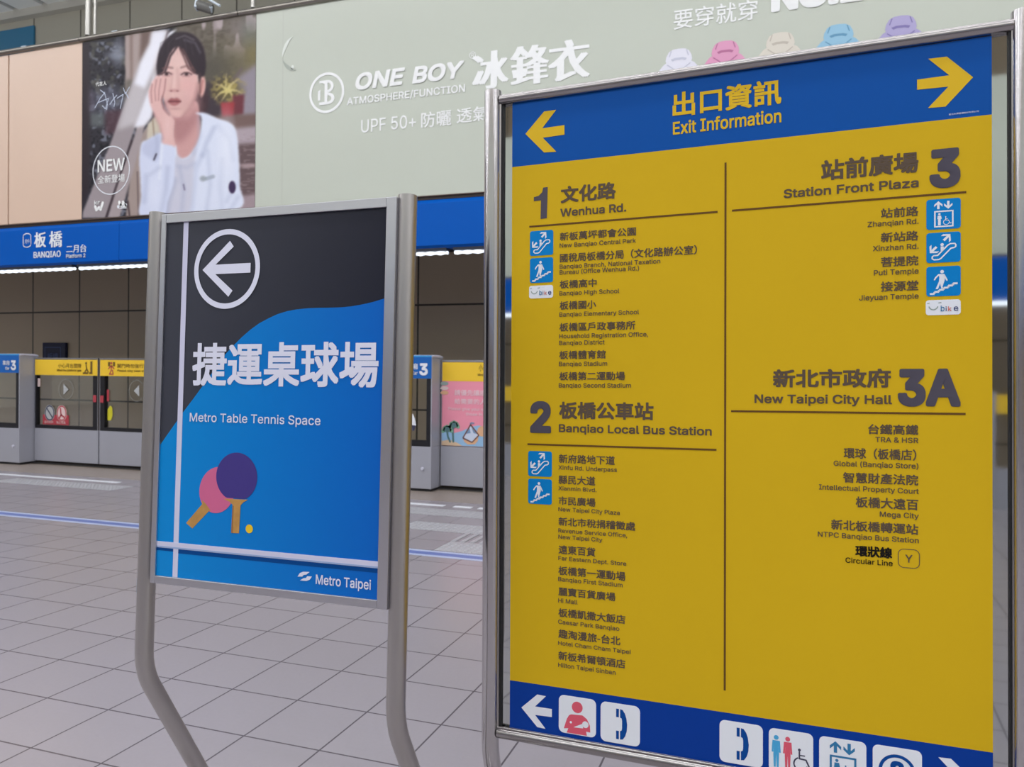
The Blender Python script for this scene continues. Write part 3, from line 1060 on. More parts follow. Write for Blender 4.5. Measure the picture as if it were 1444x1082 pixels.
    # hand on the cheek
    pt(mask([(768, 700), (772, 650), (758, 590), (735, 545), (714, 490), (708, 440), (722, 400), (745, 362), (762, 360), (785, 366), (792, 392), (786, 430), (772, 470), (778, 510), (796, 540), (822, 560), (832, 580), (828, 640), (832, 705)], 3), (226, 184, 180))
    for p in (((726, 398), (720, 440), (724, 490)), ((748, 370), (738, 430), (742, 480)), ((768, 368), (758, 430), (756, 480))):
        pt(seg(p, 5, 5), (176, 124, 124), .75)
    pt(seg([(790, 376), (784, 430), (770, 480), (780, 520), (806, 552)], 6, 5), (164, 108, 110), .7)
    pt(seg([(735, 545), (762, 600), (775, 660)], 14, 16), (196, 146, 146), .5)
    pt(ell(800, 600, 16, 60, .9), (236, 200, 196), .6)
    for fx, fy in ((728, 392), (747, 370), (767, 366)):
        pt(ell(fx, fy, 5, 8, .4), (240, 208, 206), .7)
    # sleeve in front
    pt(mask([(770, 680), (800, 690), (833, 704), (834, 770), (828, 870), (800, 960), (778, 1026), (668, 1028), (672, 940), (668, 840), (664, 760), (674, 684), (700, 668), (742, 646), (768, 636)], 3), (214, 220, 242))
    pt(mask([(700, 672), (745, 645), (768, 640), (768, 690), (745, 760), (690, 740), (676, 700)], 8), (190, 196, 222), .8)
    pt(seg([(772, 690), (768, 760), (760, 850)], 10, 14), (236, 240, 252), .7)
    for p, w_ in (([(745, 640), (750, 700), (738, 762)], 5), ([(760, 800), (720, 830)], 8), ([(700, 840), (690, 960)], 14), ([(800, 800), (790, 900), (770, 1000)], 12)):
        pt(seg(p, w_, 30), (160, 168, 198), .5)
    pt(seg([(745, 735), (734, 762)], 8, 4), (64, 58, 76), .9)
    pt(ell(740, 920, 30, 80, .9), (230, 234, 250), .5)
    # pale disc of the badge
    pt(ell(532, 813, 86, 112, .02), (186, 176, 182), .10)
    IMG = blur(IMG, 1.7)
    IMG = np.clip(IMG + (rng.random((NV, NU, 1)) - .5) * 5, 0, 255)


portrait()
z0, z1 = 3.13, TOPZ - .002
nx, nz = 230, 250
xs, zs = np.linspace(xph0, xph1, nx), np.linspace(z0, z1, nz)
GX, GZ = np.meshgrid(xs, zs)
PW = np.stack([GX, np.full_like(GX, AY - .004), GZ], -1) - CAM
dep = PW @ AF
pu = (CX + FPX * (PW @ AR) / dep) * PS
pv = (CY - FPX * (PW @ AU) / dep) * PS
iu = np.clip((pu - U0) / ST - .5, 0, NU - 1.001)
iv = np.clip((pv - V0) / ST - .5, 0, NV - 1.001)
i0, j0 = iv.astype(int), iu.astype(int)
fi, fj = (iv - i0)[..., None], (iu - j0)[..., None]
CC = (IMG[i0, j0] * (1 - fj) + IMG[i0, j0 + 1] * fj) * (1 - fi) + (IMG[i0 + 1, j0] * (1 - fj) + IMG[i0 + 1, j0 + 1] * fj) * fi
s_ = CC / 255
CL = np.where(s_ <= .04045, s_ / 12.92, ((s_ + .055) / 1.055) ** 2.4)
mp = mat('photo_print', (128, 128, 128), 0.35, spec=0.12)
at = mp.node_tree.nodes.new('ShaderNodeAttribute')
at.attribute_name = 'ink'
mp.node_tree.links.new(at.outputs['Color'], mp.node_tree.nodes['Principled BSDF'].inputs['Base Color'])
b = MB()
b.v = np.stack([GX, np.full_like(GX, AY - .004), GZ], -1).reshape(-1, 3).tolist()
b.f = [(j * nx + i, j * nx + i + 1, (j + 1) * nx + i + 1, (j + 1) * nx + i) for j in range(nz - 1) for i in range(nx - 1)]
b.m = [b.mi('photo_print')] * len(b.f)
b.s = [False] * len(b.f)
nF = len(b.f)
NP = len(b.v)
b.box(W0, xph0, xph1, z0, z1, -(AY + .1), -(AY - .001), 'fascia_dark')
o = b.build('portrait_photo', board)
ca = o.data.color_attributes.new('ink', 'FLOAT_COLOR', 'POINT')
buf = np.ones((len(o.data.vertices), 4), np.float32) * 0.05
buf[:NP, :3] = CL.reshape(-1, 3)
ca.data.foreach_set('color', buf.ravel())
lab(o, 'photo of a person in a white jacket, chin on hand, before white railings')
D2 = .007
b = MB()
pq = lambda uu, vv: AD.loc(uu / PS, vv / PS)
c = (pq(444, 813) + pq(621, 813)) / 2
c = np.array([c[0], pq(532, 813)[1]])
b.ring(AD, c, (pq(621, 813)[0] - pq(444, 813)[0]) / 2, (pq(532, 697)[1] - pq(532, 929)[1]) / 2, .012, D2, 'tile_grey', 64)
T(b, AD, 'NEW', 468 / PS, 598 / PS, 766 / PS, 824 / PS, 'ad_white', d=D2, bold=.03)
T(b, AD, '全新登場', 468 / PS, 597 / PS, 840 / PS, 878 / PS, 'ad_white', d=D2, bold=.006)
b.build('new_badge', board)
b = MB()
T(b, AD, '代言人', 458 / PS, 510 / PS, 393 / PS, 414 / PS, 'ad_white', d=D2, bold=.012)
for pts in (((455, 515), (480, 470), (500, 445), (480, 430)), ((470, 490), (520, 470), (505, 520), (490, 505)), ((500, 440), (515, 500), (510, 525)),
            ((525, 500), (545, 470), (560, 455)), ((540, 445), (550, 490), (545, 510)), ((560, 470), (590, 450), (575, 520)), ((590, 420), (600, 450), (620, 415)), ((600, 440), (615, 470))):
    b.stroke(AD, [tuple(pq(*p)) for p in pts], .009, D2, 'sail', False)
b.build('signature', board)
b = MB()
T(b, AD, 'kr', 452 / PS, 480 / PS, 958 / PS, 978 / PS, 'ad_white', d=D2, bold=.04)
b.stroke(AD, [tuple(pq(*p)) for p in ((456, 985), (462, 1002), (474, 990), (482, 1000), (492, 968))], .035, D2, 'ad_white')
b.build('small_logo', board)
b = MB()
for k in range(4):
    b.disc(AD, pq(572 + k * 9, 968 + (k % 2) * 12), .02, .03, D2, 'ad_white', 10, .4)
    b.disc(AD, pq(566 + k * 12, 986 - (k % 2) * 8), .018, .022, D2, 'tile_grey', 10)
b.box(AD, pq(568, 992)[0], pq(606, 992)[0], pq(580, 996)[1], pq(580, 993)[1], D2 - .001, D2, 'tile_grey')
b.build('small_logo', board)

# beige panels left of the billboard
xs_ = AD.loc(11.8, 200)[0]
for x0, x1, lb in ((-14.0, xs_ - .012, 'plain peach beige wall panel at the far left edge of the photo'), (xs_ + .012, xph0 - .01, 'plain peach beige wall panel directly left of the portrait photo')):
    r = thing('wall_panel', lb, 'panel', ((x0 + x1) / 2, AY, 4.2), 'peach panels beside the billboard')
    MB().box(W0, x0, x1, 3.13, TOPZ, -(AY + .1), -AY, 'beige_panel').build('face_sheet', r, .004)
    b = MB()
    b.box(W0, x0 - .011, x1 + .009, 3.127, TOPZ + .001, -(AY + .11), -(AY + .03), 'panel_edge')
    b.build('edge_frame', r)
# steel rail along the top of panels and billboard, with small white blocks standing in for lamp glints on it
rail = thing('top_rail', 'long brushed steel rail along the top edge of the billboard', 'rail', (-5, AY, TOPZ))
b = MB()
for x0, x1 in ((-14, -8.36), (-8.35, -5.98), (-5.97, 4.6)):
    b.tube([(x0, AY - .01, TOPZ + .032), (x1, AY - .01, TOPZ + .032)], .031, 'rail_steel', 16)
b.build('rail_tube', rail)
for px in (36, 164):
    x = AD.loc(px, 40)[0]
    b = MB().box(W0, x - .045, x + .045, TOPZ + .045, TOPZ + .067, -(AY + .03), -(AY - .035), 'camera_white')
    b.build('rail_glint', rail, .012)
HZ = 8.26
for px, rr, lb in ((125.5, .036, 'shiny steel hanger rod rising from the rail above the portrait photo, thicker of the pair'),
                   (135, .018, 'thin steel hanger rod just right of the thicker one above the portrait photo'),
                   (357.5, .026, 'steel hanger rod above the seam between portrait photo and green billboard')):
    x = AD.loc(px, 30)[0]
    o = MB().tube([(x, AY - .01, TOPZ + .066), (x, AY + .02, HZ)], rr, 'cap_metal', 16).build('hanger_rod')
    tag(o, lb, 'rod', 'steel hanger rods')
# CCTV camera on the rail
cx_, cz_ = AD.loc(294, 12.5)
cctv = thing('security_camera', 'small grey security camera on the steel rail above the portrait photo', 'camera', (cx_, AY, TOPZ + .12))
fr = Frame((cx_, AY - .06, cz_), (0.9, 0.4, -0.15), (0.10, 0.15, 0.98))
fr.ex /= np.linalg.norm(fr.ex)
fr.ez -= fr.ex * (fr.ex @ fr.ez)
fr.ez /= np.linalg.norm(fr.ez)
fr.n = np.cross(fr.ex, fr.ez)
b = MB().tube([fr.P(-.08, 0), fr.P(.09, -.02)], .056, 'camera_grey', 20)
b.build('body', cctv)
b = MB().box(fr, -.10, -.07, -.055, .055, -.05, .05, 'camera_white')
b.build('front_hood', cctv, .01)
MB().box(fr, -.104, -.099, -.036, .036, -.034, .034, 'camera_dark').build('lens', cctv)
MB().tube([fr.P(.08, -.05), (cx_ + .10, AY - .075, TOPZ + .125)], .018, 'camera_white', 12).build('bracket', cctv)
p0, p1 = AD.loc(291, 0), AD.loc(325, 21)
dx = (p1 - p0)
o = MB().tube([(p0[0] - dx[0] * 1.5, AY - .16, p0[1] - dx[1] * 1.5), (p1[0] - .01, AY - .16, p1[1] + .03)], .014, 'camera_white', 10).build('conduit')
tag(o, 'thin white diagonal pipe ending on the rail right of the security camera', 'pipe')
# teal panel on the upper wall
x1, zt = wallY(10.97).loc(48, 36)
zb = 6.9
o = MB().box(W0, -19, x1, zb, zt, -10.998, -10.96, 'teal_panel').build('teal_wall_panel')
tag(o, 'teal blue panel high on the far wall at the top left corner', 'panel')
# small navy sign on the track wall
x0, z1_ = wallY(10.95).loc(60.5, 483.5)
x1 = wallY(10.95).loc(92.8, 490)[0]
ns = thing('navy_wall_sign', 'small dark navy square sign on the track wall above the yellow door band', 'sign', ((x0 + x1) / 2, 10.98, z1_ - .3))
MB().box(W0, x0, x1, z1_ - .6, z1_, -10.998, -10.94, 'navy_sign').build('plate', ns, .008)
fr = wallY(10.94)
b = MB()
b.stroke(fr, [(x0 + .07, z1_ - .54), (x0 + .07, z1_ - .09), (x1 - .12, z1_ - .09), (x1 - .12, z1_ - .54), (x0 + .07, z1_ - .54)], .014, .003, 'navy_line', False)
put(b, fr, '板橋', x0 + .13, x1 - .18, z1_ - .35, z1_ - .2, .003, 'navy_line', .006)
b.build('lettering', ns)

# ------------------------------------------------------------------ platform screen doors
DY, PY = 7.40, 7.20
DF, PF = wallY(DY), wallY(PY)
GL0, GLM, GL1 = DF.loc(48.7, 560)[0], DF.loc(139.3, 560)[0], -7.20


def leaf(x0, x1, label, kind):
    r = thing('platform_door_leaf', label, 'platform door', ((x0 + x1) / 2, DY, 0.02), 'sliding platform door leaves')
    y0, y1 = DY, DY + .05
    b = MB()
    b.box(W0, x0, x1, .045, .475, -y1, -y0, 'door_silver')
    b.build('lower_panel', r, .004)
    b = MB()
    b.box(W0, x0, x1, 1.383, 1.402, -y1, -(y0 - .006), 'stainless_satin')
    b.box(W0, x0, x0 + .012, .475, 1.383, -y1, -y0, 'stainless_satin')
    b.box(W0, x1 - .012, x1, .475, 1.383, -y1, -y0, 'stainless_satin')
    b.build('edge_trim', r)
    MB().box(W0, x0 + .012, x1 - .012, 1.176, 1.378, -y1, -(y0 - .004), 'door_yellow').build('warning_band', r)
    return r


def glazing(r, x0, x1, inner):
    """inner = side on which the leaf meets its partner"""
    y0, y1 = DY, DY + .05
    wl, wr = (.035, .085) if inner == 'r' else (.085, .02)
    b = MB()
    b.box(W0, x0 + .012, x1 - .012, .475, .518, -y1, -(y0 - .002), 'door_black')
    b.box(W0, x0 + .012, x0 + wl, .518, 1.176, -y1, -(y0 - .002), 'door_black')
    b.box(W0, x1 - wr, x1 - .012, .518, 1.176, -y1, -(y0 - .002), 'door_black')
    b.build('black_frame', r)
    MB().box(W0, x0 + wl, x1 - wr, .518, 1.176, -(y0 + .03), -(y0 + .022), 'door_glass').build('glass_pane', r)


def triangle_mark(r, cx, cz, sgn):
    b = MB()
    s = .072
    b.poly(DF, [(cx - sgn * s * .55, cz + s), (cx + sgn * s * .62, cz), (cx - sgn * s * .55, cz - s)], -.018, 'door_mark')
    b.ring(DF, (cx, cz), .125, .135, .006, -.019, 'door_ring', 40)
    b.build('triangle_mark', r)


L1 = leaf(GL0, GLM - .012, 'platform door leaf with grey triangle pointing right and red prohibition sticker', 'glass')
glazing(L1, GL0, GLM - .012, 'r')
triangle_mark(L1, DF.loc(91, 549)[0], .992, 1)
b = MB()
T(b, DF, '小心月台間隙', 82.5, 115.3, 512.5, 518.8, 'door_ink', d=.006, bold=.006)
T(b, DF, 'Mind the platform gap', 81, 115.5, 520.5, 523.6, 'door_ink', d=.006, bold=.02)
b.build('warning_lettering', L1)
b = MB()
ic = DF.loc(124.5, 518.5)
b.box(DF, ic[0] - .085, ic[0] - .07, ic[1] - .085, ic[1] - .07, .005, .006, 'door_ink')
b.box(DF, ic[0] - .08, ic[0] + .005, ic[1] - .085, ic[1] - .06, .005, .006, 'door_ink')
b.box(DF, ic[0] + .02, ic[0] + .075, ic[1] - .085, ic[1] - .06, .005, .006, 'door_ink')
b.box(DF, ic[0] + .04, ic[0] + .075, ic[1] - .06, ic[1] + .08, .005, .006, 'door_ink')
b.stroke(DF, [(ic[0] - .03, ic[1] + .03), (ic[0] - .02, ic[1] - .02), (ic[0] + .005, ic[1] - .055)], .02, .006, 'door_ink')
b.stroke(DF, [(ic[0] - .02, ic[1] - .02), (ic[0] - .05, ic[1] - .055)], .018, .006, 'door_ink')
b.disc(DF, (ic[0] - .03, ic[1] + .055), .016, .016, .006, 'door_ink', 14)
b.build('gap_pictogram', L1)
b = MB()
q0, q1 = DF.loc(58.5, 597.5), DF.loc(95, 586)
b.box(DF, q0[0], q1[0], q0[1] - .01, q1[1], -.021, -.018, 'door_red')
c1_, c2_ = DF.loc(68.3, 582.5), DF.loc(85.3, 583)
for c, m1, m2 in ((c1_, 'sign_white', 'pict_dark'), (c2_, 'door_red', 'pale_pink')):
    b.disc(DF, c, .088, .105, -.017, 'door_mark' if m1 == 'sign_white' else 'pale_pink', 30)
    b.ring(DF, c, .082, .1, .016, -.0165, m2 if m1 == 'sign_white' else 'door_red', 36)
b.stroke(DF, [(c1_[0] - .05, c1_[1] + .06), (c1_[0] + .05, c1_[1] - .06)], .018, -.016, 'pict_dark')
b.stroke(DF, [(c2_[0] - .02, c2_[1] + .06), (c2_[0] - .01, c2_[1] - .02), (c2_[0] - .035, c2_[1] - .06)], .022, -.016, 'door_red')
b.stroke(DF, [(c2_[0] - .01, c2_[1] - .02), (c2_[0] + .04, c2_[1] - .05)], .022, -.016, 'door_red')
for k in range(2):
    put(b, DF, '禁止倚靠' if k else '請勿奔跑', q0[0] + .03 + k * .21, q0[0] + .19 + k * .21, q0[1] + .005, q0[1] + .04, -.016, 'pale_pink')
b.build('prohibition_sticker', L1)
b = MB()
q = DF.loc(53.2, 539.5)
b.box(DF, q[0] - .022, q[0] + .022, q[1] - .055, q[1] + .055, -.019, -.016, 'pale_pink')
b.build('small_sticker', L1)
b = MB()
q = DF.loc(134.2, 562.5)
b.box(DF, q[0] - .025, q[0] + .025, q[1] - .045, q[1] + .045, .002, .012, 'door_red')
b.build('red_latch', L1, .01)

L2 = leaf(GLM + .012, GL1, 'platform door leaf with grey triangle pointing left, beside the table tennis sign', 'glass')
glazing(L2, GLM + .012, GL1, 'l')
triangle_mark(L2, DF.loc(191, 551)[0], .995, -1)
b = MB()
T(b, DF, '關門時勿強行進出', 166, 215, 513, 519, 'door_ink', d=.006, bold=.006)
T(b, DF, 'Please stay clear of door', 166, 215, 521.2, 524.2, 'door_ink', d=.006, bold=.02)
b.build('warning_lettering', L2)
b = MB()
ic = DF.loc(157.5, 519)
b.box(DF, ic[0] - .055, ic[0] - .02, ic[1] + .02, ic[1] + .075, .005, .006, 'door_ink')
b.box(DF, ic[0] + .025, ic[0] + .06, ic[1] + .02, ic[1] + .075, .005, .006, 'door_ink')
b.stroke(DF, [(ic[0] - .045, ic[1] - .01), (ic[0], ic[1] + .03), (ic[0] + .045, ic[1] - .01)], .016, .006, 'door_red')
b.stroke(DF, [(ic[0], ic[1] + .03), (ic[0], ic[1] - .03), (ic[0] - .03, ic[1] - .08), (ic[0] + .03, ic[1] - .08), (ic[0] + .02, ic[1] - .03)], .015, .006, 'door_red')
b.disc(DF, (ic[0], ic[1] + .06), .016, .016, .006, 'door_red', 14)
b.build('door_pictogram', L2)
b = MB()
q = DF.loc(144.6, 563)
b.box(DF, q[0] - .03, q[0] + .022, q[1] - .045, q[1] + .045, .002, .012, 'door_red')
q = DF.loc(151, 558)
b.box(DF, q[0] - .02, q[0] + .014, q[1] - .075, q[1] + .075, -.019, -.015, 'door_red')
b.build('red_latch', L2, .008)
b = MB()
q = DF.loc(153.2, 583)
b.poly(DF, [(q[0] - .035, q[1] - .09), (q[0] + .02, q[1] - .09), (q[0] + .045, q[1] - .03), (q[0] + .04, q[1] + .07), (q[0] + .01, q[1] + .10), (q[0] - .035, q[1] + .05)], -.017, 'tag_yellow')
b.build('yellow_tag', L2)

# leaf with the pink courtesy poster
X3 = DF.loc(622.2, 560)[0]
X4 = X3 + (GLM - GL0)
L3 = leaf(X3, X4, 'platform door leaf covered by a pink poster with palms and a boat', 'poster')
b = MB()
T(b, DF, '小心月台間隙', 675.5, 709, 514, 523.8, 'door_ink', d=.006, bold=.004)
T(b, DF, 'Mind the platform gap', 674, 709, 527, 530.3, 'door_ink', d=.006, bold=.02)
b.build('warning_lettering', L3)
ps = MB()
ps.box(DF, X3 + .012, X4 - .012, .482, 1.176, -.05, .002, 'poster_pink')
za, zb2 = .482, .482
d0 = .004
K = lambda px, py: tuple(DF.loc(px, py))
ps.poly(DF, [(X3 + .014, .484)] + [K(623, 611), K(631, 606), K(640, 611), K(652, 608), K(664, 602), K(676, 600), K(686, 605)] + [(X4 - .014, .78), (X4 - .014, .484)], d0, 'sea')
ps.poly(DF, [(X3 + .014, .484), K(623, 622), K(634, 620), K(646, 625), K(652, 629)], d0 + .001, 'sand')
ps.stroke(DF, [K(630.5, 606), K(632, 616), K(635, 623)], .022, d0 + .002, 'palm_dark')
ps.stroke(DF, [K(639, 602), K(639, 613), K(639.5, 623)], .022, d0 + .002, 'palm_dark')
for cx, cy in ((631, 606), (640.5, 600)):
    for dx_, dy_ in ((-6, 1), (6, 1), (-4.5, -2.6), (4.5, -2.6), (0, -4)):
        ps.stroke(DF, [K(cx, cy), K(cx + dx_ * .6, cy + dy_ - .6), K(cx + dx_, cy + dy_ + 1)], .04, d0 + .003, 'palm_green')
    ps.disc(DF, K(cx, cy), .03, .03, d0 + .004, 'palm_dark', 12)
ps.poly(DF, [K(653, 618), K(666, 624), K(675, 615), K(674, 622), K(670, 626.5), K(660, 627), K(655, 623)], d0 + .002, 'boat_hull')
ps.poly(DF, [K(654, 617), K(664, 599), K(676, 613), K(666, 623)], d0 + .001, 'sail')
ps.poly(DF, [K(664, 599), K(676, 613), K(668, 611)], d0 + .002, 'sail_blue')
ps.poly(DF, [K(656, 612), K(662, 602), K(664, 611)], d0 + .002, 'sail_blue')
ps.stroke(DF, [K(653, 618), K(666, 624), K(675.5, 614), K(664, 599), K(653, 618)], .014, d0 + .003, 'boat_line', False)
ps.stroke(DF, [K(664, 599), K(664, 596.5), K(669, 597)], .014, d0 + .003, 'sail_blue', False)
ps.disc(DF, K(680, 608.5), .055, .055, d0 + .002, 'boat_hull', 20)
T(ps, DF, '請優先讓座', 641, 685.5, 549.5, 557.8, 'pink_text', d=d0, bold=.02)
T(ps, DF, '給需要的人', 641, 685.5, 562.2, 569.8, 'pink_text', d=d0, bold=.02)
T(ps, DF, 'Please give your seat to', 632.5, 697, 574.3, 578.3, 'pink_text', d=d0, bold=.02)
T(ps, DF, 'those in need', 657, 697, 582, 586, 'pink_text', d=d0, bold=.02)
ps.build('courtesy_poster', L3)
b = MB()
for px, py, m in ((627, 541, 'bike_grey'), (627, 547.5, 'pale_pink'), (627, 554, 'boat_hull')):
    b.disc(DF, DF.loc(px, py), .048, .021, .005, m, 18)
b.build('round_stickers', L3)
L4 = leaf(X4 + .02, X4 + .02 + (GLM - GL0), 'platform door leaf with glass standing behind the yellow exit board', 'glass')
glazing(L4, X4 + .02, X4 + .02 + (GLM - GL0), 'l')


def cabinet(x0, x1, label):
    r = thing('door_cabinet', label, 'door cabinet', ((x0 + x1) / 2, PY, 0), 'grey door cabinets with blue car signs')
    y0, y1 = PY, DY + .06
    b = MB()
    b.box(W0, x0, x1, .03, .478, -y1, -y0, 'door_silver')
    b.box(W0, x0, x0 + .012, .478, 1.425, -y1, -(y0), 'door_silver')
    b.box(W0, x1 - .012, x1, .478, 1.425, -y1, -(y0), 'door_silver')
    b.box(W0, x0 + .012, x1 - .012, 1.20, 1.425, -y1, -(y0 + .012), 'door_silver')
    b.build('shell', r, .003)
    MB().box(W0, x0 + .01, x1 - .01, .0, .03, -(y1 - .02), -(y0 + .015), 'rubber_black').build('plinth', r)
    b = MB()
    b.box(W0, x0 + .012, x1 - .012, .478, .543, -(y0 + .05), -(y0 + .002), 'door_black')
    b.box(W0, x0 + .012, x0 + .062, .543, 1.20, -(y0 + .05), -(y0 + .002), 'door_black')
    b.box(W0, x1 - .062, x1 - .012, .543, 1.20, -(y0 + .05), -(y0 + .002), 'door_black')
    b.build('black_frame', r)
    MB().box(W0, x0 + .062, x1 - .062, .543, 1.20, -(y0 + .03), -(y0 + .022), 'door_glass').build('glass_pane', r)
    # rounded top cap
    b = MB()
    prof = [(-.0, 1.425), (-.0, 1.442), (.06, 1.452), (.20, 1.452), (.255, 1.44), (.27, 1.425)]
    k = len(b.v)
    n = len(prof)
    b.v += [(x0 - .004, PY + y, z) for y, z in prof] + [(x1 + .006, PY + y, z) for y, z in prof]
    b.f += [(k + i, k + n + i, k + n + (i + 1) % n, k + (i + 1) % n) for i in range(n)] + [tuple(k + i for i in range(n)), tuple(k + 2 * n - 1 - i for i in range(n))]
    b.m += [b.mi('cap_white')] * (n + 2)
    b.s += [False] * (n + 2)
    b.build('top_cap', r, .006)
    b = MB()
    b.box(PF, x1 - .56, x1 - .006, 1.20, 1.428, -.012, .004, 'car_blue')
    b.box(PF, x1 - .56, x1 - .006, 1.428, 1.446, -.012, .005, 'car_blue_top')
    sg = b.build('car_sign', r)
    b = MB()
    put(b, PF, '3', x1 - .145, x1 - .045, 1.235, 1.362, .006, 'sign_white', .05)
    put(b, PF, '車廂', x1 - .29, x1 - .165, 1.297, 1.36, .006, 'sign_white', .02)
    put(b, PF, 'Car', x1 - .235, x1 - .165, 1.24, 1.277, .006, 'sign_white', .03)
    b.build('car_number', sg)
    b = MB()
    b.tube([(x1 - .10, PY, .245), (x1 - .10, PY - .012, .245)], .017, 'cap_white', 14)
    b.build('key_lock', r)
    return r


XC = min(PF.loc(28.6, 600)[0], GL0 - .012)
cabinet(XC - 3.55, XC, 'grey door cabinet with blue car number sign at the left edge of the photo')
XD = min(PF.loc(608.5, 600)[0], X3 - .012)
c2 = cabinet(XD - 3.55, XD, 'grey door cabinet with blue car number sign between the two big signs')
b = MB()
q = PF.loc(582, 597)
b.poly(PF, [(q[0] - .03, q[1] - .02), (q[0] + .03, q[1] - .025), (q[0] + .015, q[1] + .05), (q[0] - .01, q[1] + .10), (q[0] - .03, q[1] + .1)], -.018, 'sign_white')
b.poly(PF, [(q[0] - .03, q[1] - .02), (q[0] + .03, q[1] - .025), (q[0] + .01, q[1] - .08), (q[0] - .03, q[1] - .085)], -.018, 'pict_dark')
b.build('window_sticker', c2)

# ------------------------------------------------------------------ blue table tennis sign
PPO = (-1.106282, 1.424581, 1.184877)
PP = Frame(PPO, (0.999976, -0.002903, 0.006264), (-0.006141, 0.040428, 0.999164))
PW_, PH_ = .594, .8376
tt = thing('table_tennis_sign', 'freestanding blue and black table tennis sign in a steel frame with white arrow', 'sign', (PPO[0], 1.39, 0))
# frame
FL, FR_, FB, FT = -.3115, .3215, -.4375, .4405
hw, hh = PW_ / 2, PH_ / 2
b = MB()
for a0, a1, c0, c1 in ((FL, -hw, FB, FT), (hw, FR_, FB, FT), (-hw, hw, hh, FT), (-hw, hw, FB, -hh)):
    b.box(PP, a0, a1, c0, c1, -.022, .004, 'stainless_satin')
b.build('steel_frame', tt, .0015)
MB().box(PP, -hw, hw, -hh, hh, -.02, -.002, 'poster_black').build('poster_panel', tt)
L = lambda px, py: tuple(PP.loc(px, py))
wave = [L(*p) for p in ((225.5, 627), (232, 618), (245, 599.5), (258, 581), (272, 562.5), (287, 542), (302, 521), (316, 501), (327, 489), (340, 476), (352, 465.5), (365, 456),
                        (378, 449), (391, 443), (404, 439), (417, 436.5), (433, 434.8), (449, 434.2), (465, 434), (481, 433.4), (494, 432.2), (507, 430), (517, 428), (526.6, 425.6), (535, 423), (543.2, 420.5))]
wave[0] = (-hw, wave[0][1])
wave[-1] = (hw, wave[-1][1])
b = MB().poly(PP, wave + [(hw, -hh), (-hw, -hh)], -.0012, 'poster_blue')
b.build('blue_field', tt)
b = MB()
lx0, lx1 = PP.loc(258.8, 315)[0], PP.loc(265.6, 315)[0]
ly1, ly0 = PP.loc(300, 773)[1], PP.loc(300, 778.5)[1]
b.box(PP, lx0, lx1, -hh, hh, -.0012, -.0006, 'poster_line')
zt_, zm_, zb_ = PP.loc(219.8, 763)[1], PP.loc(219.8, 769.3)[1], PP.loc(219.8, 771.6)[1]
b.box(PP, -hw, hw, zm_, zt_, -.0012, .0002, 'poster_line')
b.box(PP, -hw, hw, zb_, zm_, -.0012, .0002, 'poster_line_dim')
b.box(PP, -hw, lx0, zb_ - .007, zb_, -.0012, -.0008, 'poster_shadow')
b.box(PP, lx1, hw, zb_ - .010, zb_, -.0012, -.0008, 'poster_shadow')
b.build('white_lines', tt)
b = MB()
ca_ = (PP.loc(273.4, 378.5) + PP.loc(366.6, 378.5)) / 2
ca_ = np.array([ca_[0], (PP.loc(320, 323.4)[1] + PP.loc(320, 435.2)[1]) / 2])
rx = (PP.loc(366.6, 378.5)[0] - PP.loc(273.4, 378.5)[0]) / 2
ry = (PP.loc(320, 323.4)[1] - PP.loc(320, 435.2)[1]) / 2
RR = (rx + ry) / 2
b.ring(PP, ca_, RR, RR, .0125, -.0006, 'poster_white', 72)
A = lambda x, y: (ca_[0] + x * RR, ca_[1] + y * RR)
b.poly(PP, [A(-.74, 0), A(.08, .70), A(.20, .55), A(-.34, .12), A(.72, .12), A(.72, -.12), A(-.34, -.12), A(.20, -.55), A(.08, -.70)], -.0006, 'poster_white')
b.build('arrow_roundel', tt)
b = MB()
T(b, PP, '捷運桌球場', 270.3, 533, 484, 544, 'poster_white', d=-.0004, bold=.025)
b.build('title_lettering', tt)
b = MB()
T(b, PP, 'Metro Table Tennis Space', 267.2, 451.8, 582.3, 594.4, 'poster_white', d=-.0004, bold=.012)
b.build('subtitle_lettering', tt)
# paddles and ball
k_ = lambda uu, vv: PP.loc(190 + uu / 3.522, 580 + vv / 3.522)
b = MB()
c = k_(408, 392)
r1 = abs(k_(520, 325)[0] - k_(404, 325)[0])
b.poly(PP, [tuple(k_(*p)) for p in ((340, 455), (372, 492), (285, 583), (254, 556))], -.0007, 'paddle_wood')
b.disc(PP, c, .049, .0545, -.0006, 'paddle_pink', 40, -.5)
b.poly(PP, [tuple(k_(*p)) for p in ((332, 440), (352, 460), (378, 497), (352, 492), (335, 470))], -.0005, 'paddle_wood')
b.build('pink_paddle', tt)
b = MB()
c = k_(505, 318)
rxp = abs(k_(607, 318)[0] - k_(403, 318)[0]) / 2
ryp = abs(k_(505, 207)[1] - k_(505, 437)[1]) / 2
pts = []
for i in range(60):
    t = 2 * math.pi * i / 60
    x, y = math.cos(t), math.sin(t)
    pts.append((c[0] + rxp * x, c[1] - .004 + ryp * max(-.93, y * 1.05)))
b.poly(PP, pts, -.0004, 'paddle_purple')
b.poly(PP, [tuple(k_(*p)) for p in ((440, 435), (562, 440), (540, 452), (525, 468), (517, 607), (478, 605), (485, 465), (470, 450))], -.0003, 'paddle_wood')
b.poly(PP, [tuple(k_(*p)) for p in ((485, 470), (492, 470), (486, 605), (478, 605))], -.0002, 'paddle_wood_dark')
b.build('purple_paddle', tt)
b = MB()
c = k_(568, 585)
b.disc(PP, c, .0098, .0098, -.0004, 'ball_yellow', 30)
b.build('ball_picture', tt)
b = MB()
T(b, PP, 'Metro Taipei', 445, 522.8, 810.3, 823.8, 'poster_white', d=-.0004, bold=.018)
lg = lambda uu, vv: tuple(PP.loc(190 + uu / 3.522, 580 + vv / 3.522))
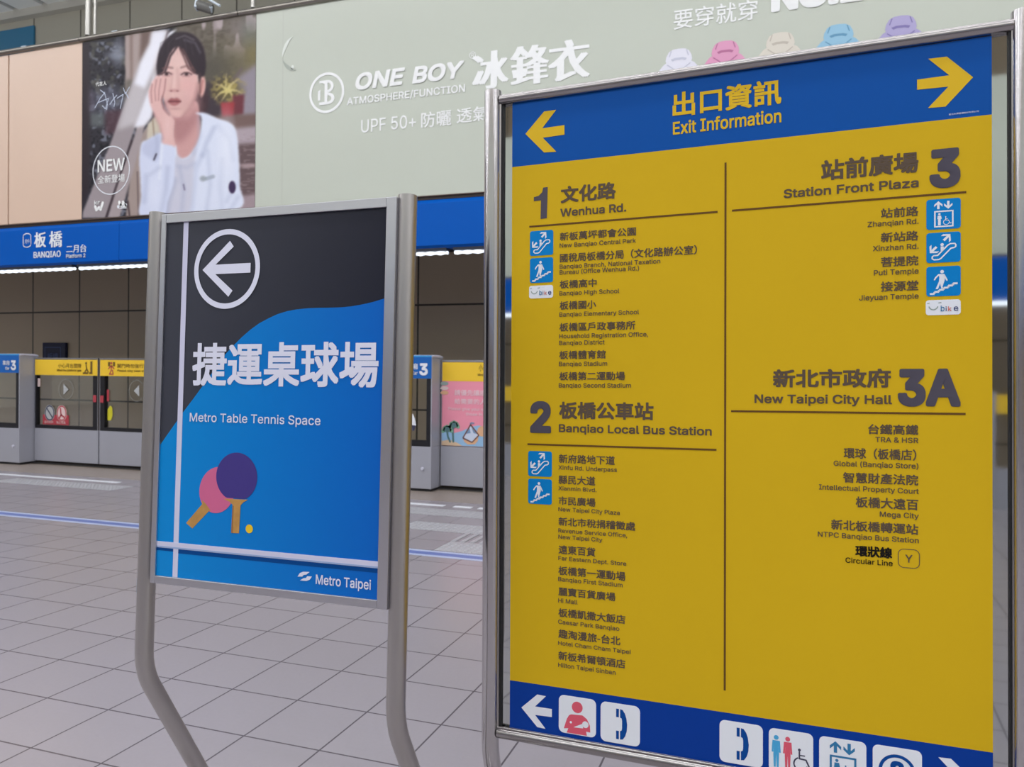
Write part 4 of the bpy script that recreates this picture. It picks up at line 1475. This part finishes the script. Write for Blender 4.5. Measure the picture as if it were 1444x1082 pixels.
b.poly(PP, [lg(*p) for p in ((808, 822), (820, 804), (836, 798), (868, 799), (852, 812), (838, 814), (832, 822))], -.0004, 'poster_white')
b.poly(PP, [lg(*p) for p in ((880, 822), (868, 838), (852, 844), (820, 841), (838, 830), (850, 829), (856, 820))], -.0004, 'poster_white')
b.build('operator_logo', tt)


def post(fr, a, d, top, bend_z, r, m, back=0.56):
    """tube with a rounded top that bends back below the panel and stands on a floor bar"""
    p1 = fr.P(a, top, d)
    zz = lambda z: fr.P(a, (z - fr.o[2]) / fr.ez[2], d)
    p2 = zz(bend_z + .06)
    path = [p1, p1 - fr.ez * .03]
    rad = [r, r]
    for t in np.linspace(.1, 1, 6):
        path.append(p1 - fr.ez * .03 + (p2 - p1 + fr.ez * .03) * t)
        rad.append(r)
    # smooth elbow, then straight leg down and back
    dv = np.array([0, back, -1.0]); dv /= np.linalg.norm(dv)
    dn = -fr.ez
    p = p2.copy()
    for i in range(1, 9):
        t = i / 8
        dd = dn * (1 - t) + dv * t
        dd /= np.linalg.norm(dd)
        p = p + dd * .013
        path.append(p.copy()); rad.append(r)
    e = p + dv * (p[2] - .026) / -dv[2]
    for t in (.3, .6, 1.0):
        path.append(p + (e - p) * t); rad.append(r)
    return path, rad, e


def stand(parent, fr, a, d, top, bend, r, m, label=None):
    path, rad, e = post(fr, a, d, top, bend, r, m)
    o = MB().tube(path, rad, m, 32).build('post', parent)
    if label:
        lab(o, label)
    b = MB()
    b.tube([(e[0], e[1] + .03, .024), (e[0], e[1] - .52, .024)], .022, m, 20)
    b.build('foot_bar', parent)
    return e


e1 = stand(tt, PP, -.3465, -.022, .452, .515, .0205, 'stainless_brushed')
e2 = stand(tt, PP, .3340, -.022, .4475, .487, .0205, 'stainless_brushed')
for a, s in ((-.3465, 1), (.3340, -1)):
    for z in (.33, -.33):
        x0, x1 = sorted((a + s * .015, a + s * .045))
        MB().box(PP, x0, x1, z - .012, z + .012, -.03, -.018, 'stainless_brushed').build('bracket', tt)
b = MB()
q = PP.loc(196, 828)
fr = Frame(PP.P(-.3465, q[1], -.022), PP.ex, PP.ez)
for t in range(6):
    t0, t1 = -math.pi * .98 + t * .14, -math.pi * .98 + (t + 1) * .14
    rr = .0208
    pts = [fr.P(rr * math.cos(tt_), z, -rr * math.sin(tt_)) for tt_, z in ((t0, -.018), (t1, -.018), (t1, .018), (t0, .018))]
    b.face(pts, 'sticker_blue', True)
b.build('blue_sticker', tt)

# ------------------------------------------------------------------ yellow exit information board
EXO = (-0.113201, 1.664899, 1.141638)
EX = Frame(EXO, (0.998886, -0.044614, 0.015376), (-0.014558, 0.018602, 0.999721))
ex = thing('exit_information_board', 'tall freestanding yellow and blue exit information board in a polished steel frame', 'sign', (EXO[0], 1.64, 0))
eh = 1.22488 / 2
ET, EB = .7645, -.7245
b = MB().box(EX, -.5, .5, -eh, eh, -.004, 0.0, 'sign_yellow')
b.build('yellow_panel', ex)
MB().box(EX, -.5, .5, eh, ET, -.004, 0.0, 'sign_blue').build('header_band', ex)
MB().box(EX, -.5, .5, EB, -eh, -.004, 0.0, 'sign_blue_deep').build('footer_band', ex)
MB().box(EX, -.5225, .5275, EB - .004, ET + .004, -.012, -.0045, 'mirror_steel').build('backing_plate', ex)
b = MB()
for a0, a1, c0, c1 in ((-.5265, -.5225, EB - .008, ET + .008), (.5275, .5315, EB - .008, ET + .008), (-.5265, .5315, ET + .004, ET + .008), (-.5265, .5315, EB - .008, EB - .004)):
    b.box(EX, a0, a1, c0, c1, -.014, .003, 'rubber_black')
b.build('gasket', ex)
b = MB().tube([EX.P(-.53, .7765, 0), EX.P(.535, .7785, 0)], .0128, 'rail_polished', 24)
b.build('rail', ex)
b = MB().tube([EX.P(-.53, -.7405, 0), EX.P(.535, -.7405, 0)], .0128, 'rail_polished', 24)
b.tube([EX.P(-.53, -.727, .004), EX.P(.535, -.727, .004)], .0035, 'rail_polished', 12)
b.build('rail', ex)
stand(ex, EX, -.5505, 0.0, .8005, .325, .0205, 'stainless_polished')
stand(ex, EX, .5525, 0.0, .803, .325, .0205, 'stainless_polished')
for a in (-.5285, .5335):
    MB().box(EX, a - .002, a + .002, EB - .02, ET + .02, -.012, .006, 'stainless_brushed').build('side_channel', ex)

E_ = lambda px, py: tuple(EX.loc(px, py))
ED = .0006
# header
b = MB()
s1 = lambda uu, vv: E_(680 + uu / 3.8, vv / 3.8)
b.poly(EX, [s1(*p) for p in ((232, 718), (332, 598), (397, 589), (322, 688), (441, 671), (441, 722), (325, 739), (397, 813), (332, 818))], ED, 'sign_gold')
b.build('left_arrow', ex)
b = MB()
s1 = lambda uu, vv: E_(1040 + uu / 3.574, vv / 3.574)
b.poly(EX, [s1(*p) for p in ((1187, 390), (1055, 286), (961, 297), (1067, 380), (905, 402), (905, 453), (1063, 437), (960, 545), (1048, 538))], ED, 'sign_gold')
b.build('right_arrow', ex)
b = MB()
T(b, EX, '出口資訊', 948.5, 1102, 131.3, 165.8, 'sign_gold', bold=.026, d=ED)
T(b, EX, 'Exit Information', 949, 1101.8, 172.6, 190.4, 'sign_gold', bold=.022, d=ED)
b.build('title_lettering', ex)
b = MB()
T(b, EX, '臺北大眾捷運股份有限公司', 1338, 1380, 160.5, 162.8, 'sign_white', bold=0, d=ED)
b.build('small_print', ex)
# rules
b = MB()
xd = EX.loc(1022.6, 600)[0]
b.box(EX, xd - .0021, xd + .0021, EX.loc(1022.9, 974)[1], EX.loc(1022.4, 229.5)[1], 0, ED, 'sign_rule')
b.build('divider_line', ex)


def rule(p0, p1, m='sign_rule'):
    a0, z0_ = EX.loc(*p0)
    a1, z1_ = EX.loc(*p1)
    z = (z0_ + z1_) / 2
    MB().box(EX, a0, a1, z - .0021, z + .0021, 0, ED, m).build('heading_rule', ex)


rule((746.5, 319.8), (1012, 298.9))
rule((744, 626), (1010.4, 635.2))
rule((1032.3, 297.2), (1362.6, 271))
rule((1031, 579.5), (1361.6, 584.5))
# numbers
for s, x0, x1, yt, yb, side in (('2', 747.7, 777.3, 566.2, 610.5, 'l'), ('3', 1310.7, 1354.3, 207.6, 262.8, 'r'), ('3A', 1266, 1354.7, 519.9, 573.7, 'r')):
    b = MB()
    T(b, EX, s, x0, x1, yt, yb, 'sign_number', side, bold=.055, d=ED)
    b.build('exit_number', ex)
b = MB()
b.poly(EX, [E_(720 + p / 3.278, 230 + q / 3.278) for p, q in ((108, 158), (130, 152), (146, 136), (151, 114), (172, 111), (168, 255), (139, 259), (141, 172), (108, 177))], ED, 'sign_number')
b.build('exit_number', ex)
S3 = lambda v: 230 + v / 3.278
S4 = lambda v: 550 + v / 4.328
S5 = lambda v: 750 + v / 3.259
S6 = lambda v: 190 + v / 3.406
S7 = lambda v: 480 + v / 3.182
x3 = lambda u: 720 + u / 3.278
x4 = lambda u: 720 + u / 4.328
x5 = lambda u: 720 + u / 3.259
x6 = lambda u: 1020 + u / 3.406
x7 = lambda u: 1020 + u / 3.182


def heading(cn, cx0, cx1, ct, cb, en, ex0, ex1, et, eb, side):
    b = MB()
    T(b, EX, cn, cx0, cx1, ct, cb, 'sign_ink', side, bold=.03, d=ED)
    T(b, EX, en, ex0, ex1, et, eb, 'sign_ink', side, bold=.026, d=ED)
    b.build('exit_heading', ex)


heading('文化路', x3(232), x3(487), S3(110), S3(187), 'Wenhua Rd.', x3(230), x3(535), S3(212), S3(249), 'l')
heading('板橋公車站', x4(297), x4(873), S4(72), S4(176), 'Banqiao Local Bus Station', x4(295), x4(1228), S4(209), S4(257), 'l')
heading('站前廣場', x6(470), x6(937), S6(79), S6(181), 'Station Front Plaza', x6(290), x6(938), S6(208), S6(252), 'r')
heading('新北市政府', x7(223), x7(752), S7(127), S7(213), 'New Taipei City Hall', x7(140), x7(757), S7(246), S7(287), 'r')


def entry(fx, fy, cn, c0, c1, ct, cb, ens, side, ink='sign_ink'):
    b = MB()
    bold = .02 if ink == 'sign_ink' else .034
    T(b, EX, cn, fx(c0), fx(c1), fy(ct), fy(cb), ink, side, bold=bold, d=ED)
    for en, e0, e1_, et, eb in ens:
        T(b, EX, en, fx(e0), fx(e1_), fy(et), fy(eb), ink, side, bold=.014, d=ED)
    return b.build('destination_lettering', ex)


for a in (('新板萬坪都會公園', 228, 580, 322, 360, [('New Banqiao Central Park', 227, 580, 372, 392)]),
          ('國稅局板橋分局（文化路辦公室）', 228, 862, 420, 459, [('Banqiao Branch, National Taxation', 227, 692, 470, 490), ('Bureau (Office Wenhua Rd.)', 227, 594, 496, 516)]),
          ('板橋高中', 227, 398, 543, 581, [('Banqiao High School', 226, 503, 593, 613)]),
          ('板橋國小', 227, 396, 640, 679, [('Banqiao Elementary School', 226, 594, 691, 711)]),
          ('板橋區戶政事務所', 226, 577, 740, 779, [('Household Registration Office,', 225, 636, 791, 811), ('Banqiao District', 225, 435, 822, 842)]),
          ('板橋體育館', 225, 440, 868, 907, [('Banqiao Stadium', 224, 447, 919, 939)]),
          ('板橋第二運動場', 225, 529, 966, 1005, [('Banqiao Second Stadium', 223, 557, 1018, 1038)])):
    entry(x3, S3, *a, 'l')
for a in (('新府路地下道', 295, 637, 392, 446, [('Xinfu Rd. Underpass', 292, 650, 460, 486)]),
          ('縣民大道', 293, 518, 520, 574, [('Xianmin Blvd.', 292, 525, 587, 612)]),
          ('市民廣場', 293, 518, 649, 701, [('New Taipei City Plaza', 292, 667, 715, 740)]),
          ('新北市稅捐稽徵處', 293, 761, 776, 828, [('Revenue Service Office,', 292, 712, 845, 870), ('New Taipei City', 292, 560, 883, 908)]),
          ('遠東百貨', 293, 518, 946, 1000, [('Far Eastern Dept. Store', 292, 707, 1013, 1038)])):
    entry(x4, S4, *a, 'l')
for a in (('板橋第一運動場', 220, 528, 157, 198, [('Banqiao First Stadium', 219, 515, 207, 227)]),
          ('麗寶百貨廣場', 220, 482, 254, 293, [('Hi Mall', 219, 308, 305, 325)]),
          ('板橋凱撒大飯店', 220, 528, 350, 390, [('Caesar Park Banqiao', 219, 500, 403, 423)]),
          ('趣淘漫旅-台北', 220, 505, 447, 488, [('Hotel Cham Cham Taipei', 219, 552, 501, 520)]),
          ('新板希爾頓酒店', 220, 528, 548, 588, [('Hilton Taipei Sinban', 219, 483, 601, 621)])):
    entry(x5, S5, *a, 'l')
for a in (('站前路', 757, 937, 342, 390, [('Zhanqian Rd.', 693, 938, 402, 428)]),
          ('新站路', 757, 937, 460, 508, [('Xinzhan Rd.', 718, 938, 522, 548)]),
          ('菩提院', 757, 937, 579, 628, [('Puti Temple', 723, 938, 641, 667)]),
          ('接源堂', 756, 937, 699, 748, [('Jieyuan Temple', 652, 938, 761, 787)])):
    entry(x6, S6, *a, 'r')
for a in (('台鐵高鐵', 650, 875, 380, 426, [('TRA & HSR', 682, 875, 438, 462)]),
          ('環球（板橋店）', 540, 866, 491, 539, [('Global (Banqiao Store)', 495, 875, 553, 577)]),
          ('智慧財產法院', 538, 875, 604, 653, [('Intellectual Property Court', 429, 877, 666, 690)]),
          ('板橋大遠百', 594, 875, 714, 764, [('Mega City', 702, 877, 777, 801)]),
          ('新北板橋轉運站', 484, 875, 826, 874, [('NTPC Banqiao Bus Station', 424, 877, 887, 911)])):
    entry(x7, S7, *a, 'r')
o = entry(x7, S7, '環狀線', 592, 758, 931, 981, [('Circular Line', 548, 760, 990, 1014)], 'r', 'sign_black')
b = MB()
q0, q1 = EX.loc(x7(785), S7(1018)), EX.loc(x7(880), S7(942))


def rrect(a0, a1, c0, c1, r, n=6):
    pts = []
    for cx, cy, t0 in ((a1 - r, c1 - r, 0), (a0 + r, c1 - r, .5), (a0 + r, c0 + r, 1), (a1 - r, c0 + r, 1.5)):
        for i in range(n + 1):
            t = (t0 + .5 * i / n) * math.pi
            pts.append((cx + r * math.cos(t), cy + r * math.sin(t)))
    return pts


rr_ = rrect(q0[0], q1[0], q0[1], q1[1], .010)
b.stroke(EX, rr_ + rr_[:1], .0014, ED, 'sign_ink', False)
put(b, EX, 'Y', q0[0] + .0125, q1[0] - .0125, q0[1] + .0105, q1[1] - .0105, ED, 'sign_ink', .012)
b.build('line_badge', ex)


class Tile:
    """rounded pictogram tile on the board, unit coordinates 0..1 across and up"""

    def __init__(self, l, r, lt, lb, rt, rb, m, name='pictogram_tile', label=None, rad=.09):
        p = [EX.loc(l, lt), EX.loc(l, lb), EX.loc(r, rt), EX.loc(r, rb)]
        self.a0, self.a1 = (p[0][0] + p[1][0]) / 2, (p[2][0] + p[3][0]) / 2
        self.c1, self.c0 = (p[0][1] + p[2][1]) / 2, (p[1][1] + p[3][1]) / 2
        w = self.a1 - self.a0
        self.w, self.h = w, self.c1 - self.c0
        bb = MB().prism(EX, rrect(self.a0, self.a1, self.c0, self.c1, w * rad), 0, .0008, m)
        self.o = bb.build(name, ex)
        if label:
            lab(self.o, label)
        self.b = MB()

    def q(self, x, y):
        return (self.a0 + x * self.w, self.c0 + y * self.h)

    def poly(self, pts, m, lv=0):
        self.b.poly(EX, [self.q(*p) for p in pts], .0011 + lv * .0002, m)

    def stroke(self, pts, w, m, lv=0, cap=True):
        self.b.stroke(EX, [self.q(*p) for p in pts], w * self.w, .0011 + lv * .0002, m, cap)

    def disc(self, c, r, m, lv=0):
        self.b.disc(EX, self.q(*c), r * self.w, r * self.w, .0011 + lv * .0002, m, 28)

    def ring(self, c, r, w, m, t0=0.0, t1=2 * math.pi):
        self.b.ring(EX, self.q(*c), r * self.w, r * self.w, w * self.w, .0011, m, 40, t0, t1)

    def text(self, s, x0, x1, y0, y1, m, bold=0.0):
        put(self.b, EX, s, *(self.q(x0, y0)[0], self.q(x1, y0)[0]), self.q(x0, y0)[1], self.q(x0, y1)[1], .0012, m, bold)

    def done(self):
        self.b.build('pictogram', self.o)


def arrow(t, tip, dr, L_, w, hw_, m):
    """chevron arrow: tip, direction, length, stroke width, head half width"""
    dx, dy = dr
    n_ = math.hypot(dx, dy); dx, dy = dx / n_, dy / n_
    px_, py_ = -dy, dx
    P_ = lambda a, s: (tip[0] - dx * a + px_ * s, tip[1] - dy * a + py_ * s)
    t.poly([P_(0, 0), P_(hw_ * .9, hw_), P_(hw_ * .9 + w * 1.1, hw_), P_(w * 1.45 + 0.0, w * .5), P_(L_, w * .5), P_(L_, -w * .5), P_(w * 1.45, -w * .5), P_(hw_ * .9 + w * 1.1, -hw_), P_(hw_ * .9, -hw_)], m)


def escalator(t):
    m = 'sign_white'
    arrow(t, (.70, .93), (1, 1.05), .28, .075, .16, m)
    arrow(t, (.10, .33), (-1, -1), .28, .075, .16, m)
    t.disc((.46, .59), .05, m)
    t.poly([(.42, .53), (.51, .53), (.51, .44), (.46, .38), (.42, .38)], m)
    t.stroke([(.22, .24), (.33, .24), (.62, .56), (.70, .61), (.83, .61), (.86, .56), (.85, .50), (.80, .47), (.72, .46), (.42, .13), (.36, .10), (.22, .10), (.17, .14), (.17, .20), (.22, .24)], .042, m)


def stairs(t):
    m = 'sign_white'
    t.disc((.46, .82), .055, m)
    t.poly([(.36, .74), (.50, .74), (.55, .66), (.53, .50), (.52, .48), (.47, .30), (.50, .28), (.44, .24), (.40, .42), (.34, .24), (.27, .24), (.37, .50), (.38, .62)], m)
    t.stroke([(.36, .72), (.27, .62), (.24, .56)], .045, m)
    t.stroke([(.51, .72), (.57, .60), (.60, .53)], .045, m)
    pts = []
    x, y = .10, .08
    while x < .88:
        pts += [(x, y), (x + .135, y)]
        x += .135
        y += .066
    t.stroke(pts, .06, m, 0, False)


def wheelchair(t, cx, cy, s, m):
    t.disc((cx - .05 * s, cy + .50 * s), .06 * s, m)
    t.stroke([(cx - .05 * s, cy + .42 * s), (cx - .05 * s, cy + .14 * s), (cx + .22 * s, cy + .12 * s), (cx + .38 * s, cy - .22 * s), (cx + .48 * s, cy - .18 * s)], .065 * s, m)
    t.stroke([(cx - .05 * s, cy + .28 * s), (cx + .16 * s, cy + .28 * s)], .05 * s, m)
    t.ring((cx, cy - .08 * s), .30 * s, .06 * s, m, math.pi * .62, math.pi * 1.93)


def lift(t, m):
    arrow(t, (.35, .93), (0, 1), .26, .07, .12, m)
    arrow(t, (.64, .66), (0, -1), .26, .07, .12, m)
    for p in (((.25, .59), (.77, .59)), ((.25, .09), (.77, .09))):
        t.stroke(p, .045, m, 0, False)
    for x in (.25, .77):
        t.stroke([(x, .07), (x, .61)], .045, m, 0, False)
    t.disc((.38, .50), .035, m)
    t.poly([(.33, .45), (.43, .45), (.45, .34), (.42, .34), (.42, .13), (.34, .13), (.34, .34), (.32, .34)], m)
    wheelchair(t, .58, .25, .30, m)


def ubike(t):
    t.ring((.22, .62), .145, .035, 'bike_grey', math.pi * 1.05, math.pi * 1.95)
    t.stroke([(.05, .78), (.10, .80)], .028, 'bike_grey')
    t.stroke([(.37, .80), (.44, .82)], .028, 'bike_grey')
    for ch, x0, x1, y1, m in (('b', .43, .54, .62, 'bike_teal'), ('i', .57, .60, .55, 'bike_navy'), ('k', .64, .74, .55, 'bike_red'), ('e', .80, .93, .62, 'bike_navy')):
        t.text(ch, x0, x1, .24, y1, m, .012)


def phone(t):
    m = 'pict_navy'
    for y0, y1 in ((.66, .87), (.11, .32)):
        t.poly([(.40, y0), (.47, y0), (.47, y1), (.40, y1)], m)
    outer = [(.50, .87), (.56, .86), (.62, .78), (.66, .66), (.68, .50), (.67, .34), (.63, .21), (.57, .12), (.50, .11)]
    inner = [(.50, .32), (.54, .34), (.55, .40), (.55, .58), (.54, .64), (.50, .66)]
    t.poly(outer + inner, m)


# left column tiles
t = Tile(747.5, 780.2, 326.7, 361.2, 324, 359.4, 'tile_blue', label='blue escalator pictogram tile'); escalator(t); t.done()
t = Tile(747.5, 780, 364.8, 399.6, 362.6, 397.8, 'tile_blue', label='blue stairs pictogram tile'); stairs(t); t.done()
t = Tile(746.3, 780, 403.7, 421.6, 401.8, 419.6, 'tile_grey', label='pale bike share logo tile'); ubike(t); t.done()
t = Tile(745, 778.3, 636, 671.8, 637, 672.5, 'tile_blue', label='blue escalator pictogram tile'); escalator(t); t.done()
t = Tile(745, 778.3, 675, 710, 676.3, 712.3, 'tile_blue', label='blue stairs pictogram tile'); stairs(t); t.done()
# right column tiles
t = Tile(1306.3, 1354.7, 281.6, 324.5, 279.5, 322, 'tile_blue', label='blue lift pictogram tile'); lift(t, 'sign_white'); t.done()
t = Tile(1306.3, 1354.7, 328.8, 371.2, 326.8, 369.2, 'tile_blue', label='blue escalator pictogram tile'); escalator(t); t.done()
t = Tile(1306.3, 1354.7, 376.5, 418.5, 374.9, 416.8, 'tile_blue', label='blue stairs pictogram tile'); stairs(t); t.done()
t = Tile(1305.4, 1354.7, 424, 444.9, 421.9, 443.5, 'tile_grey', label='pale bike share logo tile'); ubike(t); t.done()
# footer
b = MB()
s1 = lambda uu, vv: E_(720 + uu / 3.259, 750 + vv / 3.259)
fl = [(50, 808), (123, 748), (163, 756), (113, 803), (190, 815), (190, 852), (113, 842), (161, 906), (123, 898)]
b.poly(EX, [s1(*p) for p in fl], ED, 'sign_white')
b.build('footer_arrow', ex)
Z5 = lambda v: 750 + v / 3.259
Z8 = lambda v: 800 + v / 3.112
X8 = lambda u: 980 + u / 3.112
t = Tile(x5(222), x5(393), Z5(750), Z5(917), Z5(771), Z5(951), 'tile_grey', rad=.14, label='pale nursing room pictogram tile')
t.disc((.50, .73), .145, 'pict_red')
t.poly([(.34, .52), (.64, .54), (.76, .46), (.84, .30), (.85, .12), (.74, .13), (.76, .02), (.22, .02), (.26, .14), (.14, .12), (.22, .38), (.28, .49)], 'pict_red')
t.poly([(.40, .19), (.66, .33), (.66, .20)], 'tile_grey', 1)
t.disc((.72, .31), .085, 'tile_grey', 1)
t.disc((.33, .31), .03, 'tile_grey', 1)
t.done()
t = Tile(x5(414), x5(595), Z5(780), Z5(964), Z5(803), Z5(986), 'tile_grey', rad=.14, label='pale telephone pictogram tile'); phone(t); t.done()
t = Tile(X8(108), X8(298), Z8(671), Z8(853), Z8(694), Z8(881), 'tile_grey', rad=.13, label='pale telephone pictogram tile'); phone(t); t.done()
t = Tile(X8(324), X8(519), Z8(704), Z8(893), Z8(733), Z8(927), 'tile_grey', rad=.13, label='pale toilets pictogram tile')
for cx, m in ((.17, 'pict_sky'), (.43, 'pict_red')):
    t.disc((cx, .80), .055, m)
    w_ = .085
    t.poly([(cx - w_, .73), (cx + w_, .73), (cx + w_ + .02, .46), (cx + w_ - .02, .46), (cx + w_ - .035, .62), (cx + .065, .42), (cx + .055, .12), (cx + .012, .12), (cx, .42), (cx - .012, .12), (cx - .055, .12), (cx - .065, .42), (cx - w_ + .035, .62), (cx - w_ + .02, .46), (cx - w_ - .02, .46)], m)
wheelchair(t, .72, .32, .55, 'pict_dark')
t.done()
t = Tile(X8(545), X8(752), Z8(740), Z8(930), Z8(770), Z8(968), 'tile_grey', rad=.12, label='pale lift pictogram tile'); lift(t, 'pict_navy' if False else 'bike_teal'); t.done()
t = Tile(X8(780), X8(996), Z8(777), Z8(970), Z8(808), Z8(1010), 'tile_grey', rad=.12, label='pale information question mark tile')
t.ring((.5, .47), .38, .07, 'pict_navy')
t.text('?', .36, .64, .25, .70, 'pict_navy', .05)
t.done()
b = MB()
fa = [EX.loc(720 + p[0] / 3.259, 750 + p[1] / 3.259) for p in fl]
tipx = EX.loc(1374, 1098)[0]
b.poly(EX, [(tipx - (p[0] - fa[0][0]), p[1]) for p in fa], ED, 'sign_white')
b.build('footer_arrow', ex)
